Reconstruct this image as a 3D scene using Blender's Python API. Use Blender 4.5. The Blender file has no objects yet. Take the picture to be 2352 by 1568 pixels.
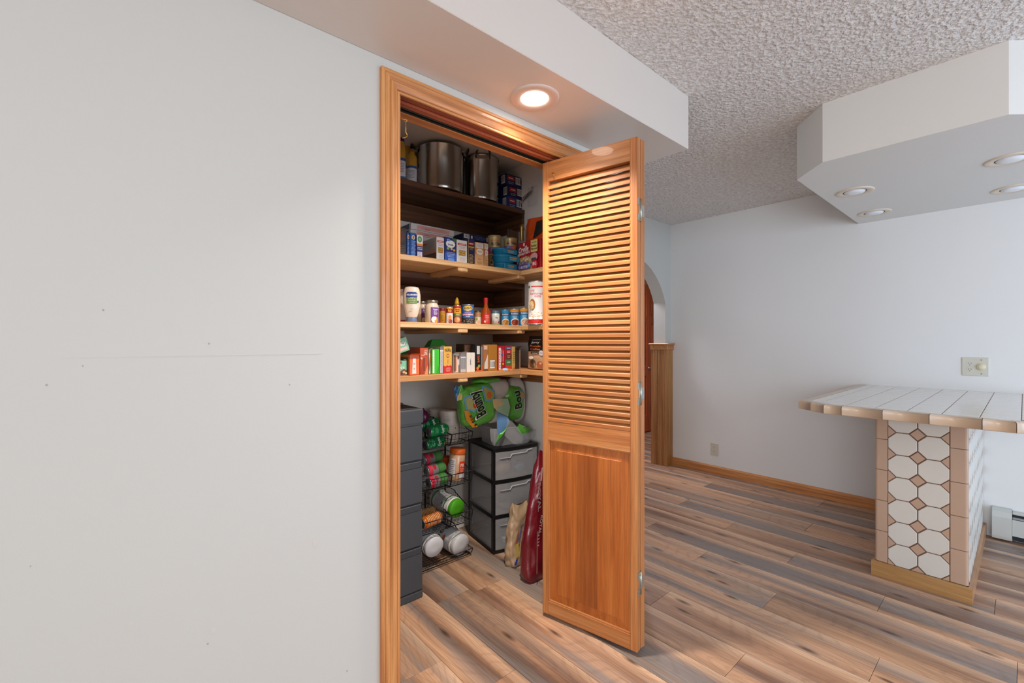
import bpy, math, random
from mathutils import Vector, Matrix, noise
random.seed(7)
PI = math.pi
scn = bpy.context.scene
COL = scn.collection

# ------------------------------------------------------------------ camera
F = 1023.0; YAW = math.radians(41.0); EYE = 1.25
cam_d = bpy.data.cameras.new('camera'); cam = bpy.data.objects.new('camera', cam_d); COL.objects.link(cam)
cam_d.sensor_width = 36; cam_d.lens = F / 2352 * 36; cam_d.clip_start = .02
cam.location = (0, 0, EYE); cam.rotation_euler = (PI/2, 0, -YAW)
scn.camera = cam
sY, cY = math.sin(YAW), math.cos(YAW)

# ------------------------------------------------------------------ light and exposure
w = bpy.data.worlds.new('world'); scn.world = w; w.use_nodes = True
w.node_tree.nodes['Background'].inputs[0].default_value = (.62, .76, 1, 1)
w.node_tree.nodes['Background'].inputs[1].default_value = 1.0
def area(name, loc, rot, sx, sy, power, col, shape='RECTANGLE', spread=PI):
    d = bpy.data.lights.new(name, 'AREA'); d.shape = shape; d.size = sx; d.size_y = sy; d.energy = power; d.color = col; d.spread = spread
    o = bpy.data.objects.new(name, d); COL.objects.link(o); o.location = loc; o.rotation_euler = rot
    return o
area('daylight_dining_window', (3.05, -2.35, 1.08), (PI/2, 0, 0), 2.1, 1.95, 54, (.54, .75, 1))
area('added_pantry_fill', (.75, -2.35, 1.35), (PI/2, 0, 0), 2.1, 1.5, 35, (.96, .97, .98))  # added fill with no known window, brightens the pantry's back wall
area('daylight_kitchen_window', (-3.34, -1.2, 1.35), (PI/2, 0, -PI/2), 2.2, 1.5, 92, (.93, .96, 1))
area('kitchen_ceiling_lamp', (.5, -1.2, 2.40), (0, 0, 0), .9, .9, 8, (1, .93, .85))
area('recessed_lamp_light', (1.18, 1.226, 2.168), (0, 0, 0), .10, .10, 17, (1, .90, .80), 'DISK', math.radians(118))
area('hallway_lamp', (3.9, 3.0, 2.38), (0, 0, 0), .3, .3, 26, (.95, .90, 1))
scn.view_settings.view_transform = 'Standard'; scn.view_settings.look = 'None'
scn.view_settings.exposure = -0.13; scn.view_settings.gamma = 1.0; scn.view_settings.use_curve_mapping = False
scn.cycles.max_bounces = 8; scn.cycles.diffuse_bounces = 5; scn.cycles.transparent_max_bounces = 12
scn.cycles.use_denoising = True

# ------------------------------------------------------------------ helpers
def at(px, py, X=None, Y=None, Z=None):
    """photo point (2352x1568) onto a plane of the room"""
    a = (px-1176)/F; b = (784-py)/F
    d = (sY+a*cY, cY-a*sY, b)
    if X is not None: t = X/d[0]
    elif Y is not None: t = Y/d[1]
    else: t = (Z-EYE)/b
    return Vector((d[0]*t, d[1]*t, EYE+b*t))
def zat(py, x, y): return EYE + (784-py)/F*(x*sY+y*cY)
def pxm(x, y):     # pixels per metre there
    return F/(x*sY+y*cY)

def lin(c):
    if isinstance(c, str): c = tuple(int(c[i:i+2], 16) for i in (0, 2, 4))
    return tuple(((v/255/12.92) if v/255 <= .04045 else ((v/255+.055)/1.055)**2.4) for v in c) + (1,)
MATS = {}
def mat(col, rough=.5, metal=0, name=None, **kw):
    key = (str(col), rough, metal, name, str(kw))
    if key in MATS: return MATS[key]
    m = bpy.data.materials.new(name or 'surface'); m.use_nodes = True
    n = m.node_tree.nodes; l = m.node_tree.links; b = n['Principled BSDF']
    c = lin(col)
    b.inputs['Roughness'].default_value = rough; b.inputs['Metallic'].default_value = metal
    b.inputs['Alpha'].default_value = kw.get('alpha', 1)
    b.inputs['Transmission Weight'].default_value = kw.get('trans', 0)
    b.inputs['Coat Weight'].default_value = kw.get('coat', 0)
    if 'ior' in kw: b.inputs['IOR'].default_value = kw['ior']
    # every surface keeps a faint procedural mottling and relief
    tc = n.new('ShaderNodeTexCoord'); no = n.new('ShaderNodeTexNoise'); no.inputs['Scale'].default_value = kw.get('ns', 30); no.inputs['Detail'].default_value = 4
    l.new(tc.outputs['Object'], no.inputs['Vector'])
    mx = n.new('ShaderNodeMix'); mx.data_type = 'RGBA'; v = kw.get('vary', .06)
    mx.inputs[6].default_value = tuple(x*(1-v) for x in c[:3])+(1,); mx.inputs[7].default_value = tuple(min(1, x*(1+v)) for x in c[:3])+(1,)
    l.new(no.outputs['Fac'], mx.inputs[0]); l.new(mx.outputs[2], b.inputs['Base Color'])
    if kw.get('bump', 0):
        bp = n.new('ShaderNodeBump'); bp.inputs['Strength'].default_value = kw['bump']; bp.inputs['Distance'].default_value = kw.get('bd', .002)
        n2 = n.new('ShaderNodeTexNoise'); n2.inputs['Scale'].default_value = kw.get('bs', 200); n2.inputs['Detail'].default_value = 3
        l.new(tc.outputs['Object'], n2.inputs['Vector']); l.new(n2.outputs['Fac'], bp.inputs['Height']); l.new(bp.outputs[0], b.inputs['Normal'])
    if kw.get('emit', 0):
        b.inputs['Emission Color'].default_value = c; b.inputs['Emission Strength'].default_value = kw['emit']
    MATS[key] = m; return m

def wood(name, cols, axis='z', rough=.4, sc=1.0, coat=.15):
    """long-grained wood; axis = grain direction in the piece's own space"""
    key = ('wood', name, axis)
    if key in MATS: return MATS[key]
    m = bpy.data.materials.new(name); m.use_nodes = True; n = m.node_tree.nodes; l = m.node_tree.links; b = n['Principled BSDF']
    tc = n.new('ShaderNodeTexCoord'); oi = n.new('ShaderNodeObjectInfo')
    ad = n.new('ShaderNodeVectorMath'); ad.operation = 'MULTIPLY_ADD'
    cb = n.new('ShaderNodeCombineXYZ')
    for i in range(3): l.new(oi.outputs['Random'], cb.inputs[i])
    l.new(cb.outputs[0], ad.inputs[0]); ad.inputs[1].default_value = (37, 53, 71); l.new(tc.outputs['Object'], ad.inputs[2])
    def nz(s_across, s_along, detail, dist):
        mp = n.new('ShaderNodeMapping'); s = [s_across*sc]*3; s['xyz'.index(axis)] = s_along*sc; mp.inputs['Scale'].default_value = s
        t = n.new('ShaderNodeTexNoise'); t.inputs['Scale'].default_value = 1; t.inputs['Detail'].default_value = detail; t.inputs['Distortion'].default_value = dist
        l.new(ad.outputs[0], mp.inputs[0]); l.new(mp.outputs[0], t.inputs['Vector']); return t
    a = nz(46, 1.4, 5, .35); r = n.new('ShaderNodeValToRGB'); l.new(a.outputs['Fac'], r.inputs[0])
    r.color_ramp.elements[0].position = .25; r.color_ramp.elements[0].color = lin(cols[0])
    r.color_ramp.elements[1].position = .76; r.color_ramp.elements[1].color = lin(cols[2])
    e = r.color_ramp.elements.new(.48); e.color = lin(cols[1])
    g = nz(330, 7, 2, .2); mx = n.new('ShaderNodeMix'); mx.data_type = 'RGBA'; mx.blend_type = 'MULTIPLY'
    gr = n.new('ShaderNodeMapRange'); gr.inputs[1].default_value = .35; gr.inputs[2].default_value = .6; gr.inputs[3].default_value = .80; gr.inputs[4].default_value = 1.04
    l.new(g.outputs['Fac'], gr.inputs[0]); mx.inputs[0].default_value = 1
    l.new(r.outputs[0], mx.inputs[6]); l.new(gr.outputs[0], mx.inputs[7])
    hv = n.new('ShaderNodeHueSaturation'); mr = n.new('ShaderNodeMapRange'); mr.inputs[3].default_value = .88; mr.inputs[4].default_value = 1.1
    l.new(oi.outputs['Random'], mr.inputs[0]); l.new(mr.outputs[0], hv.inputs['Value']); l.new(mx.outputs[2], hv.inputs['Color'])
    l.new(hv.outputs[0], b.inputs['Base Color']); b.inputs['Roughness'].default_value = rough; b.inputs['Coat Weight'].default_value = coat
    bp = n.new('ShaderNodeBump'); bp.inputs['Strength'].default_value = .12; bp.inputs['Distance'].default_value = .001
    l.new(g.outputs['Fac'], bp.inputs['Height']); l.new(bp.outputs[0], b.inputs['Normal'])
    MATS[key] = m; return m

class B:
    """collects geometry for ONE mesh object"""
    def __init__(s): s.v = []; s.f = []; s.mi = []; s.ms = []; s.sm = []; s.T = None
    def _m(s, m):
        if m not in s.ms: s.ms.append(m)
        return s.ms.index(m)
    def vt(s, p):
        p = Vector(p)
        if s.T is not None: p = s.T @ p
        s.v.append(p); return len(s.v)-1
    def face(s, idx, m, smooth=False): s.f.append(idx); s.mi.append(s._m(m)); s.sm.append(smooth)
    def poly(s, pts, m): s.face([s.vt(p) for p in pts], m)
    def box(s, a, b, m, c=0.0):
        x0, y0, z0 = (min(a[i], b[i]) for i in range(3)); x1, y1, z1 = (max(a[i], b[i]) for i in range(3))
        if c <= 0:
            i = [s.vt((x, y, z)) for z in (z0, z1) for y in (y0, y1) for x in (x0, x1)]
            for q in ((0, 2, 3, 1), (4, 5, 7, 6), (0, 1, 5, 4), (2, 6, 7, 3), (0, 4, 6, 2), (1, 3, 7, 5)): s.face([i[k] for k in q], m)
            return
        c = min(c, (x1-x0)/2.01, (y1-y0)/2.01, (z1-z0)/2.01)
        V = {}
        X, Y, Z = (x0, x1), (y0, y1), (z0, z1)
        for i in (0, 1):
            for j in (0, 1):
                for k in (0, 1):
                    sx, sy, sz = (c if i == 0 else -c), (c if j == 0 else -c), (c if k == 0 else -c)
                    V[i, j, k, 'x'] = s.vt((X[i], Y[j]+sy, Z[k]+sz)); V[i, j, k, 'y'] = s.vt((X[i]+sx, Y[j], Z[k]+sz)); V[i, j, k, 'z'] = s.vt((X[i]+sx, Y[j]+sy, Z[k]))
        def q(*a, flip=False): a = list(a); s.face(a[::-1] if flip else a, m)
        for i in (0, 1):
            q(V[i,0,0,'x'], V[i,1,0,'x'], V[i,1,1,'x'], V[i,0,1,'x'], flip=(i == 0))
            q(V[0,i,0,'y'], V[1,i,0,'y'], V[1,i,1,'y'], V[0,i,1,'y'], flip=(i == 1))
            q(V[0,0,i,'z'], V[1,0,i,'z'], V[1,1,i,'z'], V[0,1,i,'z'], flip=(i == 0))
        for i in (0, 1):
            for j in (0, 1):
                q(V[i,j,0,'x'], V[i,j,1,'x'], V[i,j,1,'y'], V[i,j,0,'y'], flip=(i != j))
                q(V[i,0,j,'x'], V[i,1,j,'x'], V[i,1,j,'z'], V[i,0,j,'z'], flip=(i == j))
                q(V[0,i,j,'y'], V[1,i,j,'y'], V[1,i,j,'z'], V[0,i,j,'z'], flip=(i != j))
                for k in (0, 1): q(V[i,j,k,'x'], V[i,j,k,'y'], V[i,j,k,'z'], flip=((i+j+k) % 2 == 1))
    def prism(s, pts, z0, z1, m, top=None):
        n = len(pts); a = [s.vt((x, y, z0)) for x, y in pts]; b = [s.vt((x, y, z1)) for x, y in pts]
        s.face(a[::-1], m); s.face(b, top or m)
        for i in range(n): j = (i+1) % n; s.face([a[i], a[j], b[j], b[i]], m)
    def lathe(s, prof, m, c=(0, 0, 0), seg=20, smooth=True, sx=1, sy=1, mats=None):
        rings = []
        for r, z in prof:
            rings.append([s.vt((c[0]+sx*r*math.cos(2*PI*k/seg), c[1]+sy*r*math.sin(2*PI*k/seg), c[2]+z)) for k in range(seg)] if r > 1e-6 else [s.vt((c[0], c[1], c[2]+z))])
        for i in range(len(rings)-1):
            a, b = rings[i], rings[i+1]; mm = mats[i] if mats else m
            for k in range(seg):
                j = (k+1) % seg
                if len(a) == 1 and len(b) == 1: continue
                if len(a) == 1: s.face([a[0], b[j], b[k]], mm, smooth)
                elif len(b) == 1: s.face([a[k], a[j], b[0]], mm, smooth)
                else: s.face([a[k], a[j], b[j], b[k]], mm, smooth)
    def tube(s, pts, r, m, seg=6, closed=False, caps=True):
        pts = [Vector(p) for p in pts]; n = len(pts); rings = []
        up = None
        for i, p in enumerate(pts):
            if closed: d = pts[(i+1) % n]-pts[i-1]
            else: d = pts[min(i+1, n-1)]-pts[max(i-1, 0)]
            if d.length < 1e-9: d = Vector((0, 0, 1))
            d.normalize()
            if up is None: up = Vector((0, 0, 1)) if abs(d.z) < .9 else Vector((1, 0, 0))
            a = d.cross(up)
            if a.length < 1e-4: a = d.cross(Vector((.3, .9, .2)))
            a.normalize(); b = d.cross(a); up = -b if b.length else up
            rr = r[i] if isinstance(r, (list, tuple)) else r
            rings.append([s.vt(p + a*rr*math.cos(2*PI*k/seg) + b*rr*math.sin(2*PI*k/seg)) for k in range(seg)])
        for i in range(n if closed else n-1):
            a, b = rings[i], rings[(i+1) % n]
            for k in range(seg): j = (k+1) % seg; s.face([a[k], a[j], b[j], b[k]], m, seg > 4)
        if caps and not closed: s.face(rings[0], m); s.face(rings[-1][::-1], m)
    def grid(s, fn, nu, nv, m, smooth=True, mf=None):
        idx = [[s.vt(fn(i/nu, j/nv)) for j in range(nv+1)] for i in range(nu+1)]
        for i in range(nu):
            for j in range(nv):
                s.face([idx[i][j], idx[i+1][j], idx[i+1][j+1], idx[i][j+1]], mf(i/nu, j/nv) if mf else m, smooth)
    def build(s, name, parent=None, **props):
        me = bpy.data.meshes.new(name); me.from_pydata([tuple(p) for p in s.v], [], s.f)
        for m in s.ms: me.materials.append(m)
        me.polygons.foreach_set('material_index', s.mi); me.polygons.foreach_set('use_smooth', s.sm); me.update()
        o = bpy.data.objects.new(name, me); COL.objects.link(o)
        if parent: o.parent = parent
        for k, v in props.items(): o[k] = v
        return o
def thing(name, label, cat, loc=(0, 0, 0), rot=(0, 0, 0), group=None, kind=None):
    o = bpy.data.objects.new(name, None); COL.objects.link(o); o.location = loc; o.rotation_euler = rot; o.empty_display_size = .05
    o['label'] = label; o['category'] = cat
    if group: o['group'] = group
    if kind: o['kind'] = kind
    return o
def struct(b, name, parent=None): return b.build(name, parent, kind='structure')
def copy_part(o, parent, loc=None, rot=None, mesh=None):
    c = o.copy(); COL.objects.link(c); c.parent = parent
    if loc is not None: c.location = loc
    if rot is not None: c.rotation_euler = rot
    return c

# ---- flat print: rectangles, ellipses and lettering laid on a surface
TXT = {}
def text_mesh(t, bold):
    k = (t, bold)
    if k in TXT: return TXT[k]
    cu = bpy.data.curves.new('t', 'FONT'); cu.body = t; cu.size = 1; cu.resolution_u = 2; cu.offset = .022 if bold else 0
    o = bpy.data.objects.new('t', cu); COL.objects.link(o)
    dg = bpy.context.evaluated_depsgraph_get(); me = bpy.data.meshes.new_from_object(o.evaluated_get(dg))
    vs = [(v.co.x, v.co.y) for v in me.vertices]; fs = [list(p.vertices) for p in me.polygons]
    bpy.data.objects.remove(o); bpy.data.curves.remove(cu); bpy.data.meshes.remove(me)
    if not vs: vs = [(0, 0)]
    x0 = min(v[0] for v in vs); x1 = max(v[0] for v in vs); y0 = min(v[1] for v in vs); y1 = max(v[1] for v in vs)
    TXT[k] = ([((x-x0)/max(x1-x0, 1e-6)-.5, (y-y0)/max(y1-y0, 1e-6)-.5) for x, y in vs], fs, (x1-x0)/max(y1-y0, 1e-6)); return TXT[k]
class Art:
    def __init__(s, surf, curved=False, h0=.0005): s.S = surf; s.b = B(); s.h = h0; s.c = curved
    def nx(s): s.h += .00025; return s.h
    def cols(s, x0, x1, lo, hi, m):
        n = max(1, int((x1-x0)/.006)) if s.c else 1; h = s.nx()
        if lo == 'ell': n = 14
        pv = None
        for i in range(n+1):
            x = x0+(x1-x0)*i/n
            if lo == 'ell': cy, ry = hi; q = ry*math.sqrt(max(0, 1-(2*i/n-1)**2)); a, b = cy-q, cy+q
            else: a, b = lo, hi
            cur = (s.b.vt(s.S(x, a, h)), s.b.vt(s.S(x, b, h)))
            if pv: s.b.face([pv[0], cur[0], cur[1], pv[1]], m)
            pv = cur
    def rect(s, x0, y0, x1, y1, col): s.cols(x0, x1, y0, y1, mat(col, .5, name='print')); return s
    def ell(s, cx, cy, rx, ry, col): s.cols(cx-rx, cx+rx, 'ell', (cy, ry), mat(col, .5, name='print')); return s
    def poly(s, pts, col): h = s.nx(); s.b.poly([s.S(x, y, h) for x, y in pts], mat(col, .5, name='print')); return s
    def text(s, t, cx, cy, w, h, col, rot=0, bold=True, skew=0):
        vs, fs, asp = text_mesh(t, bold); H = s.nx(); cr, sr = math.cos(rot), math.sin(rot); m = mat(col, .5, name='lettering_ink'); base = len(s.b.v)
        for x, y in vs:
            x, y = x*w+y*h*skew, y*h; s.b.vt(s.S(cx+x*cr-y*sr, cy+x*sr+y*cr, H))
        for f in fs: s.b.face([base+i for i in f], m)
        return s
    def lines(s, cx, y0, y1, w, n, col, t=.35):
        for i in range(n):
            y = y0+(y1-y0)*(i+.5)/n; hh = abs(y1-y0)/n*t/2; ww = w*(.75+.25*((i*7) % 3)/2); s.rect(cx-ww/2, y-hh, cx+ww/2, y+hh, col)
        return s
    def bars(s, x0, y0, x1, y1, n=9):
        s.rect(x0, y0, x1, y1, 'f2f2f2')
        for i in range(n):
            a = x0+(x1-x0)*(i+.25)/n; s.rect(a, y0+(y1-y0)*.12, a+(x1-x0)/n*(.3+.3*(i % 2)), y1-(y1-y0)*.1, '1a1a1a')
        return s
    def build(s, parent, name='printed_label'): return s.b.build(name, parent)
def front(x0=0, z0=0, y=0): return lambda a, b, h: Vector((x0+a, y-h, z0+b))
def leftside(y0, z0=0, x=0): return lambda a, b, h: Vector((x-h, y0-a, z0+b))    # a runs from the back to the front edge
def around(r, z0=0, ang=-PI/2, c=(0, 0)):
    rf = r if callable(r) else (lambda b: r)
    return lambda a, b, h: Vector((c[0]+(rf(b)+h)*math.cos(ang+a/rf(b)), c[1]+(rf(b)+h)*math.sin(ang+a/rf(b)), z0+b))
def facing(x, y, rz=0): return math.atan2(-y, -x)-rz

# ------------------------------------------------------------------ shared materials
OAK = ('a46434', 'c8864e', 'dca266'); OAKD = ('a05c30', 'ba7640', 'ca8e58'); PINE = ('b98a5c', 'd8ac78', 'e6c294'); DARKW = ('341e10', '5c3820', '7c5030'); HALL = ('7a4a26', 'a87040', 'c09058')
def oak(ax): return wood('honey_oak', OAK, ax)
def fir(ax): return wood('orange_fir', OAKD, ax)
def pine(ax): return wood('pale_pine', PINE, ax, rough=.6, coat=0)
def darkw(ax): return wood('dark_stained_board', DARKW, ax, rough=.55, coat=.05)
wall_m = mat('c6c5bf', .55, name='wall_paint_darkened', bump=.15, bs=260, bd=.0008, vary=.012, ns=3)  # one wall paint in several tones; darkened here to offset its stronger light
wall_far_m = mat('e6e5e3', .5, name='far_wall_paint_lightened', bump=.12, bs=220, bd=.0008, vary=.012, ns=3)  # same wall paint, lightened to make the far wall brighter
closet_m = mat('f0ede8', .6, name='closet_paint_lightened', bump=.15, bs=200, bd=.0008, vary=.03, ns=4)  # same wall paint, lightened to brighten the dim closet
soff_m = mat('d4ccc4', .32, name='soffit_paint', bump=.15, bs=260, bd=.0008, vary=.012, ns=3)
black_m = mat('141416', .45, name='black_plastic'); steel_m = mat('b8b4ae', .22, 1, name='stainless_steel', vary=.1, ns=8); zinc_m = mat('b9b9b0', .35, .9, name='zinc_plated_steel')
brass_m = mat('d0a050', .3, 1, name='brass'); white_pl = mat('e6e4e0', .4, name='white_plastic')

def popcorn():
    m = bpy.data.materials.new('popcorn_texture'); m.use_nodes = True; n = m.node_tree.nodes; l = m.node_tree.links; b = n['Principled BSDF']
    b.inputs['Roughness'].default_value = .9
    tc = n.new('ShaderNodeTexCoord'); a = n.new('ShaderNodeTexNoise'); a.inputs['Scale'].default_value = 48; a.inputs['Detail'].default_value = 4; a.inputs['Roughness'].default_value = .62; a.inputs['Distortion'].default_value = .25
    v = n.new('ShaderNodeTexVoronoi'); v.inputs['Scale'].default_value = 85; v.feature = 'SMOOTH_F1'
    l.new(tc.outputs['Object'], a.inputs['Vector']); l.new(tc.outputs['Object'], v.inputs['Vector'])
    s = n.new('ShaderNodeMath'); s.operation = 'SUBTRACT'; l.new(a.outputs['Fac'], s.inputs[0])
    k = n.new('ShaderNodeMath'); k.operation = 'MULTIPLY'; k.inputs[1].default_value = .42; l.new(v.outputs['Distance'], k.inputs[0]); l.new(k.outputs[0], s.inputs[1])
    r = n.new('ShaderNodeMapRange'); r.inputs[1].default_value = .12; r.inputs[2].default_value = .50; l.new(s.outputs[0], r.inputs[0])
    bp = n.new('ShaderNodeBump'); bp.inputs['Strength'].default_value = 1; bp.inputs['Distance'].default_value = .0062
    l.new(r.outputs[0], bp.inputs['Height']); l.new(bp.outputs[0], b.inputs['Normal'])
    mx = n.new('ShaderNodeMix'); mx.data_type = 'RGBA'; mx.inputs[6].default_value = lin('cfc7c0'); mx.inputs[7].default_value = lin('f0ece8')
    l.new(r.outputs[0], mx.inputs[0]); l.new(mx.outputs[2], b.inputs['Base Color']); return m

def plank_mat():
    m = bpy.data.materials.new('laminate_plank'); m.use_nodes = True; n = m.node_tree.nodes; l = m.node_tree.links; b = n['Principled BSDF']
    tc = n.new('ShaderNodeTexCoord'); oi = n.new('ShaderNodeObjectInfo'); cb = n.new('ShaderNodeCombineXYZ')
    for i in range(3): l.new(oi.outputs['Random'], cb.inputs[i])
    ad = n.new('ShaderNodeVectorMath'); ad.operation = 'MULTIPLY_ADD'; l.new(cb.outputs[0], ad.inputs[0]); ad.inputs[1].default_value = (91, 57, 33); l.new(tc.outputs['Object'], ad.inputs[2])
    def nz(sx, sy, det, dist, off=0):
        mp = n.new('ShaderNodeMapping'); mp.inputs['Scale'].default_value = (sx, sy, 1); mp.inputs['Location'].default_value = (off, off*1.7, 0)
        t = n.new('ShaderNodeTexNoise'); t.inputs['Scale'].default_value = 1; t.inputs['Detail'].default_value = det; t.inputs['Distortion'].default_value = dist
        l.new(ad.outputs[0], mp.inputs[0]); l.new(mp.outputs[0], t.inputs['Vector']); return t.outputs['Fac']
    def rng(x, a, c, lo, hi):
        r = n.new('ShaderNodeMapRange'); r.inputs[1].default_value = a; r.inputs[2].default_value = c; r.inputs[3].default_value = lo; r.inputs[4].default_value = hi; l.new(x, r.inputs[0]); return r.outputs[0]
    def mix(f, a, c, mode='MIX'):
        x = n.new('ShaderNodeMix'); x.data_type = 'RGBA'; x.blend_type = mode
        if isinstance(f, float): x.inputs[0].default_value = f
        else: l.new(f, x.inputs[0])
        for i, q in ((6, a), (7, c)):
            if isinstance(q, str): x.inputs[i].default_value = lin(q)
            else: l.new(q, x.inputs[i])
        return x.outputs[2]
    base = mix(rng(nz(8, .7, 4, .45), .34, .60, 0, 1), '7e5a46', 'c69a78')
    base = mix(rng(nz(7, .5, 3, .3, 5), .47, .60, 0, .85), base, '877f7a')
    sep = n.new('ShaderNodeSeparateXYZ'); l.new(tc.outputs['Object'], sep.inputs[0])
    base = mix(rng(sep.outputs['X'], .030, .090, 0, .85), base, 'd6b090')          # pale sapwood along one edge
    base = mix(rng(nz(7.5, .55, 6, .5, 9), .57, .72, 0, .7), base, '5a4236')       # dark figure
    v = n.new('ShaderNodeTexVoronoi'); mp = n.new('ShaderNodeMapping'); mp.inputs['Scale'].default_value = (5.5, 1.6, 1); l.new(ad.outputs[0], mp.inputs[0])
    l.new(mp.outputs[0], v.inputs['Vector']); v.inputs['Scale'].default_value = 1; v.voronoi_dimensions = '2D'
    base = mix(rng(v.outputs['Distance'], .015, .085, .85, 0), base, '3a2c26')        # knots
    # growth rings bending round the knots
    wv = n.new('ShaderNodeMath'); wv.operation = 'SINE'; m1 = n.new('ShaderNodeMath'); m1.operation = 'MULTIPLY_ADD'; m1.inputs[1].default_value = 60
    l.new(v.outputs['Distance'], m1.inputs[0]); m2 = n.new('ShaderNodeMath'); m2.operation = 'MULTIPLY'; m2.inputs[1].default_value = 60; l.new(nz(5, .5, 2, .2, 3), m2.inputs[0]); l.new(m2.outputs[0], m1.inputs[2]); l.new(m1.outputs[0], wv.inputs[0])
    ring = rng(wv.outputs[0], .3, 1, 0, .15)
    base = mix(ring, base, '5c4436')
    g = nz(210, 3.2, 3, .15, 2); gr = rng(g, .36, .62, .80, 1.08)
    gm = n.new('ShaderNodeMix'); gm.data_type = 'RGBA'; gm.blend_type = 'MULTIPLY'; gm.inputs[0].default_value = 1; l.new(base, gm.inputs[6]); l.new(gr, gm.inputs[7])
    hv = n.new('ShaderNodeHueSaturation'); l.new(rng(oi.outputs['Random'], 0, 1, .86, 1.12), hv.inputs['Value']); l.new(gm.outputs[2], hv.inputs['Color'])
    l.new(hv.outputs[0], b.inputs['Base Color']); b.inputs['Roughness'].default_value = .42
    bp = n.new('ShaderNodeBump'); bp.inputs['Strength'].default_value = .25; bp.inputs['Distance'].default_value = .0008; l.new(g, bp.inputs['Height']); l.new(bp.outputs[0], b.inputs['Normal'])
    return m

# ------------------------------------------------------------------ setting
CEIL = 2.435; WY = 1.38; WT = .12; FX = 4.21; AY = 2.37; RX0 = -3.4; RY0 = -2.4; HY = 3.45; HX = 6.3
SZ = 2.18; OX0, OX1, OZ = .70, 1.62, 2.08
CX0, CX1, CY1 = .55, 2.0, 2.49      # inside of the closet
b = B(); b.box((RX0-.1, RY0-.1, -.06), (HX+.1, HY+.1, -.0095), mat('8a6c58', .6, name='underlay')); floor = struct(b, 'floor')
pm = plank_mat(); PW, PL = .188, 1.22
b = B(); b.box((-PW/2+.0006, -PL/2+.0006, -.009), (PW/2-.0006, PL/2-.0006, 0), pm, .0012); p0 = b.build('plank', floor)
first = True
x_seam = {4: None}
r = 0; x = .938+PW/2-14*PW
while x < HX:
    k = round((x-(.938+PW/2))/PW)
    off = {0: 1.275, 2: 1.80, 1: .62, -1: 1.50}.get(k, (k*.431+.23) % PL)
    y = off+PL/2
    while y-PL/2 > RY0: y -= PL
    while y-PL/2 < HY:
        if not (x > FX+.2 and y+PL/2 < 2.2):
            if first: p0.location = (x, y, 0); first = False
            else: copy_part(p0, floor, (x, y, 0))
        y += PL
    x += PW
b = B(); b.box((RX0-.1, RY0-.1, CEIL), (FX+.12, AY+.13, CEIL+.08), popcorn()); struct(b, 'ceiling')
b = B(); b.box((CX1+.1, AY+.13, CEIL), (HX+.1, HY+.1, CEIL+.08), wall_m); struct(b, 'ceiling_hall')
# wall with the closet opening
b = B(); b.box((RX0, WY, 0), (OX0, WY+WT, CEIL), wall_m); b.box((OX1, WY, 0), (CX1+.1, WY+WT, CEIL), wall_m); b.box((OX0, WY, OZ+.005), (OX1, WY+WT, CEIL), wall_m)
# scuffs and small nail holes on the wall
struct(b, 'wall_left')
b = B()
for (px, py, rr) in ((237, 712, 2.2), (385, 742, 4), (190, 840, 1.6), (107, 884, 2.4), (480, 789, 2), (665, 883, 1.5), (490, 1446, 5), (477, 1478, 2), (797, 1540, 2), (70, 1300, 1.5), (724, 1246, 6), (300, 1430, 5)):
    p = at(px, py, Y=WY); q = rr/pxm(p.x, p.y); b.poly([(p.x+q*math.cos(t*PI/4)*(1+.3*math.sin(t*3)), WY-.0004, p.z+q*1.2*math.sin(t*PI/4)) for t in range(8)], mat('cbc6be' if rr > 3.5 else 'a8a298', .7, name='scuff'))
sc_ = b.build('scuff_mark', bpy.data.objects['wall_left'])
p, q = at(130, 822, Y=WY), at(740, 824, Y=WY)
b = B(); b.box((p.x, WY-.0006, p.z-.0007), (q.x, WY+.001, p.z+.0007), wall_m); b.build('drywall_seam', bpy.data.objects['wall_left'])
# closet shell
b = B(); b.box((CX1, WY+WT, 0), (CX1+.1, CY1+.1, CEIL), closet_m); struct(b, 'wall_closet_right')
b = B(); b.box((CX0-.1, CY1, 0), (CX1, CY1+.1, CEIL), closet_m); struct(b, 'wall_closet_back')
b = B(); b.box((CX0-.1, WY+WT, 0), (CX0, CY1, CEIL), closet_m); struct(b, 'wall_closet_left')
b = B(); b.box((CX0, WY+WT, CEIL-.01), (CX1, CY1, CEIL-.0005), closet_m); struct(b, 'ceiling_closet')
# far wall, arch wall
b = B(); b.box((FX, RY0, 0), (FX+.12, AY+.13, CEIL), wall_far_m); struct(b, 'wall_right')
ax, az, ar = 3.53, 1.43, .61
b = B(); JX = 4.115
def arch_pts():
    pts = []; a0 = math.asin((1.64-az)/ar)
    # springs at the jamb
    N = 22
    for i in range(N+1):
        t = a0+(PI-2*a0)*i/N; pts.append((ax+ar*math.cos(t), az+ar*math.sin(t)))
    return pts
ap = arch_pts(); JR = ap[0][0]; JL = ap[-1][0]
for y0, y1 in ((AY, AY+.13),):
    b.box((JR, y0, 0), (FX, y1, ap[0][1]), wall_m); b.box((CX1+.1, y0, 0), (JL, y1, ap[0][1]), wall_m)
    for i in range(len(ap)-1):
        (xa, za), (xb, zb) = ap[i], ap[i+1]
        i4 = [b.vt((xa, y0, za)), b.vt((xa, y0, CEIL)), b.vt((xb, y0, CEIL)), b.vt((xb, y0, zb))]; j4 = [b.vt((xa, y1, za)), b.vt((xa, y1, CEIL)), b.vt((xb, y1, CEIL)), b.vt((xb, y1, zb))]
        b.face(i4, wall_m); b.face(j4[::-1], wall_m); b.face([i4[0], i4[3], j4[3], j4[0]], wall_m)
    b.box((JR, y0, ap[0][1]), (FX, y1, CEIL), wall_m); b.box((CX1+.1, y0, ap[0][1]), (JL, y1, CEIL), wall_m)
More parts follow.
